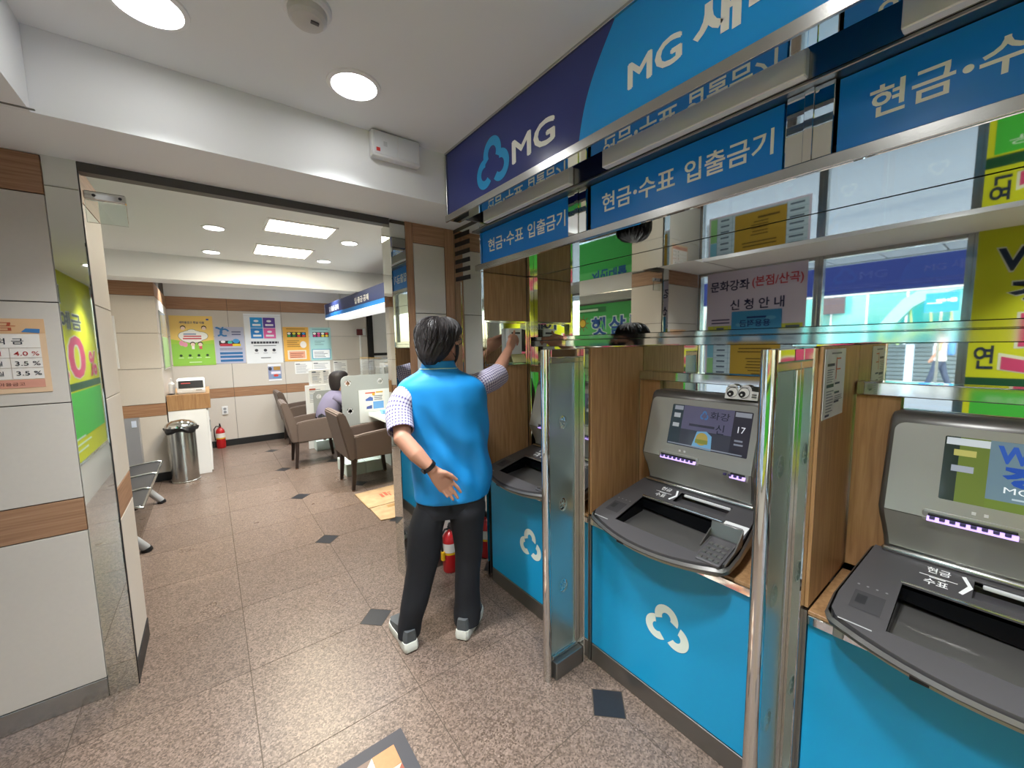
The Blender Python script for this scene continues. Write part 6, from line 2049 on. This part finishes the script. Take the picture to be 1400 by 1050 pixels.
# woman seated at the counter, seen from behind
wo = thing('person', 'seated woman with short dark hair in a lilac top at the hall counter', 'person', (1.15, 5.86, 0))
J = [([(1.24, 5.86, 0.60), (1.27, 5.86, 0.70), (1.335, 5.86, 0.86), (1.385, 5.86, 0.93)], [0.13, 0.12, 0.10, 0.05]),
     ([(1.375, 5.86, 0.90), (1.415, 5.86, 1.03)], [0.05, 0.046])]
for s in (-1, 1):
    J.append(([(1.35, 5.86 + s * 0.15, 0.86), (1.47, 5.86 + s * 0.18, 0.775), (1.64, 5.86 + s * 0.09, 0.785)], [0.046, 0.038, 0.026]))
    J += hand_chain((1.64, 5.86 + s * 0.09, 0.785), (1, -s * 0.3, -0.05), (0, s, 0))
    J.append(([(1.22, 5.86 + s * 0.09, 0.60), (1.58, 5.86 + s * 0.10, 0.58), (1.60, 5.86 + s * 0.10, 0.30), (1.55, 5.86 + s * 0.10, 0.09), (1.66, 5.86 + s * 0.10, 0.035)], [0.082, 0.062, 0.05, 0.038, 0.034]))
WH = V((1.435, 5.86, 1.105))
figure(wo, J, (WH, (1, -0.1, 0)), 0.008, M['skin'])
b = B()
b.loft([[V((x + q * math.cos(2 * PI * k / 30) * 0.9, 5.86 + a * math.sin(2 * PI * k / 30), z + 0.35 * q * math.cos(2 * PI * k / 30) * -1)) for k in range(30)] for x, z, a, q in ((1.24, 0.555, 0.19, 0.155), (1.245, 0.62, 0.19, 0.155), (1.275, 0.71, 0.185, 0.15), (1.325, 0.81, 0.19, 0.145), (1.355, 0.87, 0.175, 0.13), (1.385, 0.92, 0.12, 0.095), (1.40, 0.95, 0.066, 0.066))])
b.build('top', M['lilac'], wo, smooth=70)
for s in (-1, 1):
    sleeve([(1.33, 5.86 + s * 0.12, 0.875), (1.39, 5.86 + s * 0.165, 0.835), (1.45, 5.86 + s * 0.178, 0.792)], [0.068, 0.062, 0.057], 20).build('sleeve', M['lilac'], wo, smooth=60)
b = B()
for s in (-1, 1):
    b.tube([(1.20, 5.86 + s * 0.09, 0.60), (1.58, 5.86 + s * 0.10, 0.58), (1.60, 5.86 + s * 0.10, 0.30), (1.56, 5.86 + s * 0.10, 0.11)], [0.096, 0.078, 0.066, 0.058], 16)
b.build('trousers', M['pants'], wo)
for s in (-1, 1):
    shoe((1.47, 5.86 + s * 0.10, 0.0), (1, 0, 0), wo, 0.88)
b = B()
hcw = WH + V((-0.008, 0, 0.012))
rr = []
for z, a, q, fo in smooth_rows([(0.108, 0.03, 0.03, 0), (0.095, 0.07, 0.08, 0), (0.055, 0.098, 0.118, -0.005), (0.0, 0.105, 0.122, -0.012), (-0.06, 0.104, 0.112, -0.022), (-0.11, 0.096, 0.092, -0.034), (-0.15, 0.084, 0.066, -0.048), (-0.17, 0.06, 0.04, -0.055)], 4):
    pts = []
    for k in range(48):
        t = 2 * PI * k / 48
        low = max(0.0, min(1.0, (0.035 - z) / 0.03))
        cut = 1 - low * min(0.6, 0.9 * max(0.0, math.cos(t) - 0.15))
        pts.append(hcw + V((fo + q * math.cos(t) * cut + 0.003 * math.sin(18 * t), a * math.sin(t) * (cut if cut < 1 else 1), z)))
    rr.append(pts)
b.loft(rr); b.build('hair', M['hair'], wo, smooth=80)

# passer-by across the street (visible in the mirror)
px_, py_ = -13.9, 1.60
pb_ = thing('person', 'passer-by in a white and orange shirt with a blue backpack on the far pavement', 'person', (px_, py_, 0))
z0 = -0.005
J = [([(px_, py_, 0.92), (px_, py_, 1.15), (px_, py_, 1.38), (px_, py_, 1.45)], [0.14, 0.13, 0.14, 0.06]), ([(px_, py_, 1.44), (px_, py_, 1.55)], [0.05, 0.05])]
for s in (-1, 1):
    J.append(([(px_ + s * 0.16, py_, 1.38), (px_ + s * 0.21, py_ + 0.03 * s, 1.12), (px_ + s * 0.17, py_ + 0.14, 0.92)], [0.05, 0.042, 0.028]))
    J += hand_chain((px_ + s * 0.17, py_ + 0.14, 0.92), (0, 0.4, -1), (0.3, 1, 0))
    J.append(([(px_ + s * 0.08, py_, 0.90), (px_ + s * 0.09, py_ + s * 0.10, 0.50), (px_ + s * 0.09, py_ + s * 0.22, 0.10), (px_ + s * 0.09, py_ + s * 0.22 + 0.13, 0.045)], [0.085, 0.06, 0.04, 0.035]))
figure(pb_, J, ((px_, py_, 1.62), (0.2, 1, 0)), 0.011, M['skin'])
b = B(); b.loft([[V((px_ + a * math.cos(2 * PI * k / 24), py_ + q * math.sin(2 * PI * k / 24), z)) for k in range(24)] for z, a, q in ((0.84, 0.19, 0.15), (1.0, 0.185, 0.15), (1.25, 0.20, 0.15), (1.40, 0.17, 0.12), (1.48, 0.07, 0.07))]); b.build('shirt', flat('ECE6E2'), pb_)
for s in (-1, 1):
    sleeve([(px_ + s * 0.15, py_, 1.40), (px_ + s * 0.19, py_ + 0.01 * s, 1.28), (px_ + s * 0.21, py_ + 0.02 * s, 1.14)], [0.075, 0.07, 0.064], 16).build('sleeve', flat('E08A5A'), pb_)
b = B()
for s in (-1, 1):
    b.tube([(px_ + s * 0.08, py_, 0.92), (px_ + s * 0.09, py_ + s * 0.10, 0.50), (px_ + s * 0.09, py_ + s * 0.22, 0.10)], [0.105, 0.078, 0.062], 14)
b.build('jeans', mat('dark_jeans', '3A4356', 0.8), pb_)
b = B(); b.ball((px_, py_ - 0.002, 1.655), (0.088, 0.105, 0.09), 20); b.build('hair', M['hair'], pb_)
b = B(); b.box((px_ - 0.15, py_ - 0.30, 1.0), (px_ + 0.15, py_ - 0.16, 1.42), 0.05, 3); b.build('backpack', mat('backpack_blue', '4F7FAE', 0.7), pb_)
for s in (-1, 1):
    shoe((px_ + s * 0.09, py_ + s * 0.22 - 0.07, z0), (0, 1, 0), pb_)

# ================================================================== LAMPS
def downlight(x, y, z, r, label, group, watts):
    t = thing('ceiling_light', label, 'ceiling light', (x, y, z), group)
    b = B(); b.lathe([(r + 0.018, 0.0), (r + 0.016, -0.006), (r + 0.002, -0.009), (r, -0.004)], (x, y, z), 36, cap=False); b.build('trim_ring', M['white'], t)
    b = B(); b.lathe([(0.0001, -0.003), (r, -0.003)], (x, y, z), 36, cap=False)
    d = b.build('diffuser', M['lamp'], t, flat=True)
    for p in d.data.polygons:
        if p.normal.z > 0:
            p.flip()
    ld = bpy.data.lights.new('lamp_beam', 'AREA')
    ld.shape = 'DISK'
    ld.size = 2 * r
    ld.spread = math.radians(100)
    ld.energy = watts
    ld.color = (0.94, 0.98, 1.0)
    lo = bpy.data.objects.new('lamp_beam', ld)
    COL.objects.link(lo)
    lo.location = (x, y, z - 0.006)
    lo.parent = t
    lo.matrix_parent_inverse = Matrix.Translation((-x, -y, -z))
    return t
for i, (x, y, lb) in enumerate([(-0.068, 1.69, 'round ceiling light at the upper left, cut by the frame top'), (0.541, 1.712, 'round ceiling light above the wall emergency unit'),
        (-0.068, 0.35, 'round lobby light left of the far end of the fascia sign, behind the camera'), (0.541, 0.35, 'round lobby light beside the fascia sign over the middle machine, above the frame'),
        (-0.068, -1.0, 'round lobby light nearest the added rear doors on the window side, behind the camera'), (0.541, -1.0, 'round lobby light nearest the added rear doors on the machine side, behind the camera')]):
    downlight(x, y, 2.592, 0.084, lb, 'round lobby ceiling lights', LAMP_W)
for x, y, lb in [(-0.76, -0.35, 'unseen round light added in the lowered ceiling over the yellow banner, nearer one'), (-0.76, -1.5, 'unseen round light added in the lowered ceiling over the yellow banner, farther one')]:  # unseen lamps added to brighten the banner
    downlight(x, y, 2.3265, 0.07, lb, 'added lights over the window', LAMP_W)
for x, y, lb in [(0.11, 4.19, 'round hall light left of the nearer square lamp'), (0.10, 5.22, 'round hall light left of the farther square lamp'), (1.165, 4.09, 'round hall light right of the nearer square lamp'), (1.15, 5.10, 'round hall light right of the farther square lamp')]:
    downlight(x, y, 2.56, 0.068, lb, 'round hall ceiling lights', HALL_W)
for x, y, lb in [(-0.2, 6.9, 'unseen round light added in the alcove over the yellow poster'), (0.7, 6.9, 'unseen round light added in the alcove over the white poster'), (1.6, 6.9, 'unseen round light added in the alcove over the mint poster'), (3.0, 4.2, 'unseen round light added behind the hanging hall sign, nearer one'), (3.0, 5.2, 'unseen round light added behind the hanging hall sign, farther one')]:  # unseen lamps added to help light the hall
    downlight(x, y, 2.61 if y > 6 else 2.56, 0.06, lb, 'added hall lights out of view', HALL_W)
for y0, y1, lb in ((3.66, 4.0, 'flat square ceiling lamp in the hall, nearer one'), (4.60, 5.02, 'flat square ceiling lamp in the hall, farther one')):
    t = thing('panel_light', lb, 'ceiling light', (0.69, (y0 + y1) / 2, 2.56), 'square hall ceiling lamps')
    b = B()
    b.holed([(0.435, y0 - 0.03), (0.955, y0 - 0.03), (0.955, y1 + 0.03), (0.435, y1 + 0.03)], [[(0.455, y0), (0.935, y0), (0.935, y1), (0.455, y1)]], lambda x, y: V((x, y, 2.548)), (0, 0, 0.011))
    b.build('frame', M['white'], t)
    b = B(); b.face([(0.455, y0, 2.553), (0.455, y1, 2.553), (0.935, y1, 2.553), (0.935, y0, 2.553)]); b.build('diffuser', M['panellamp'], t, flat=True)
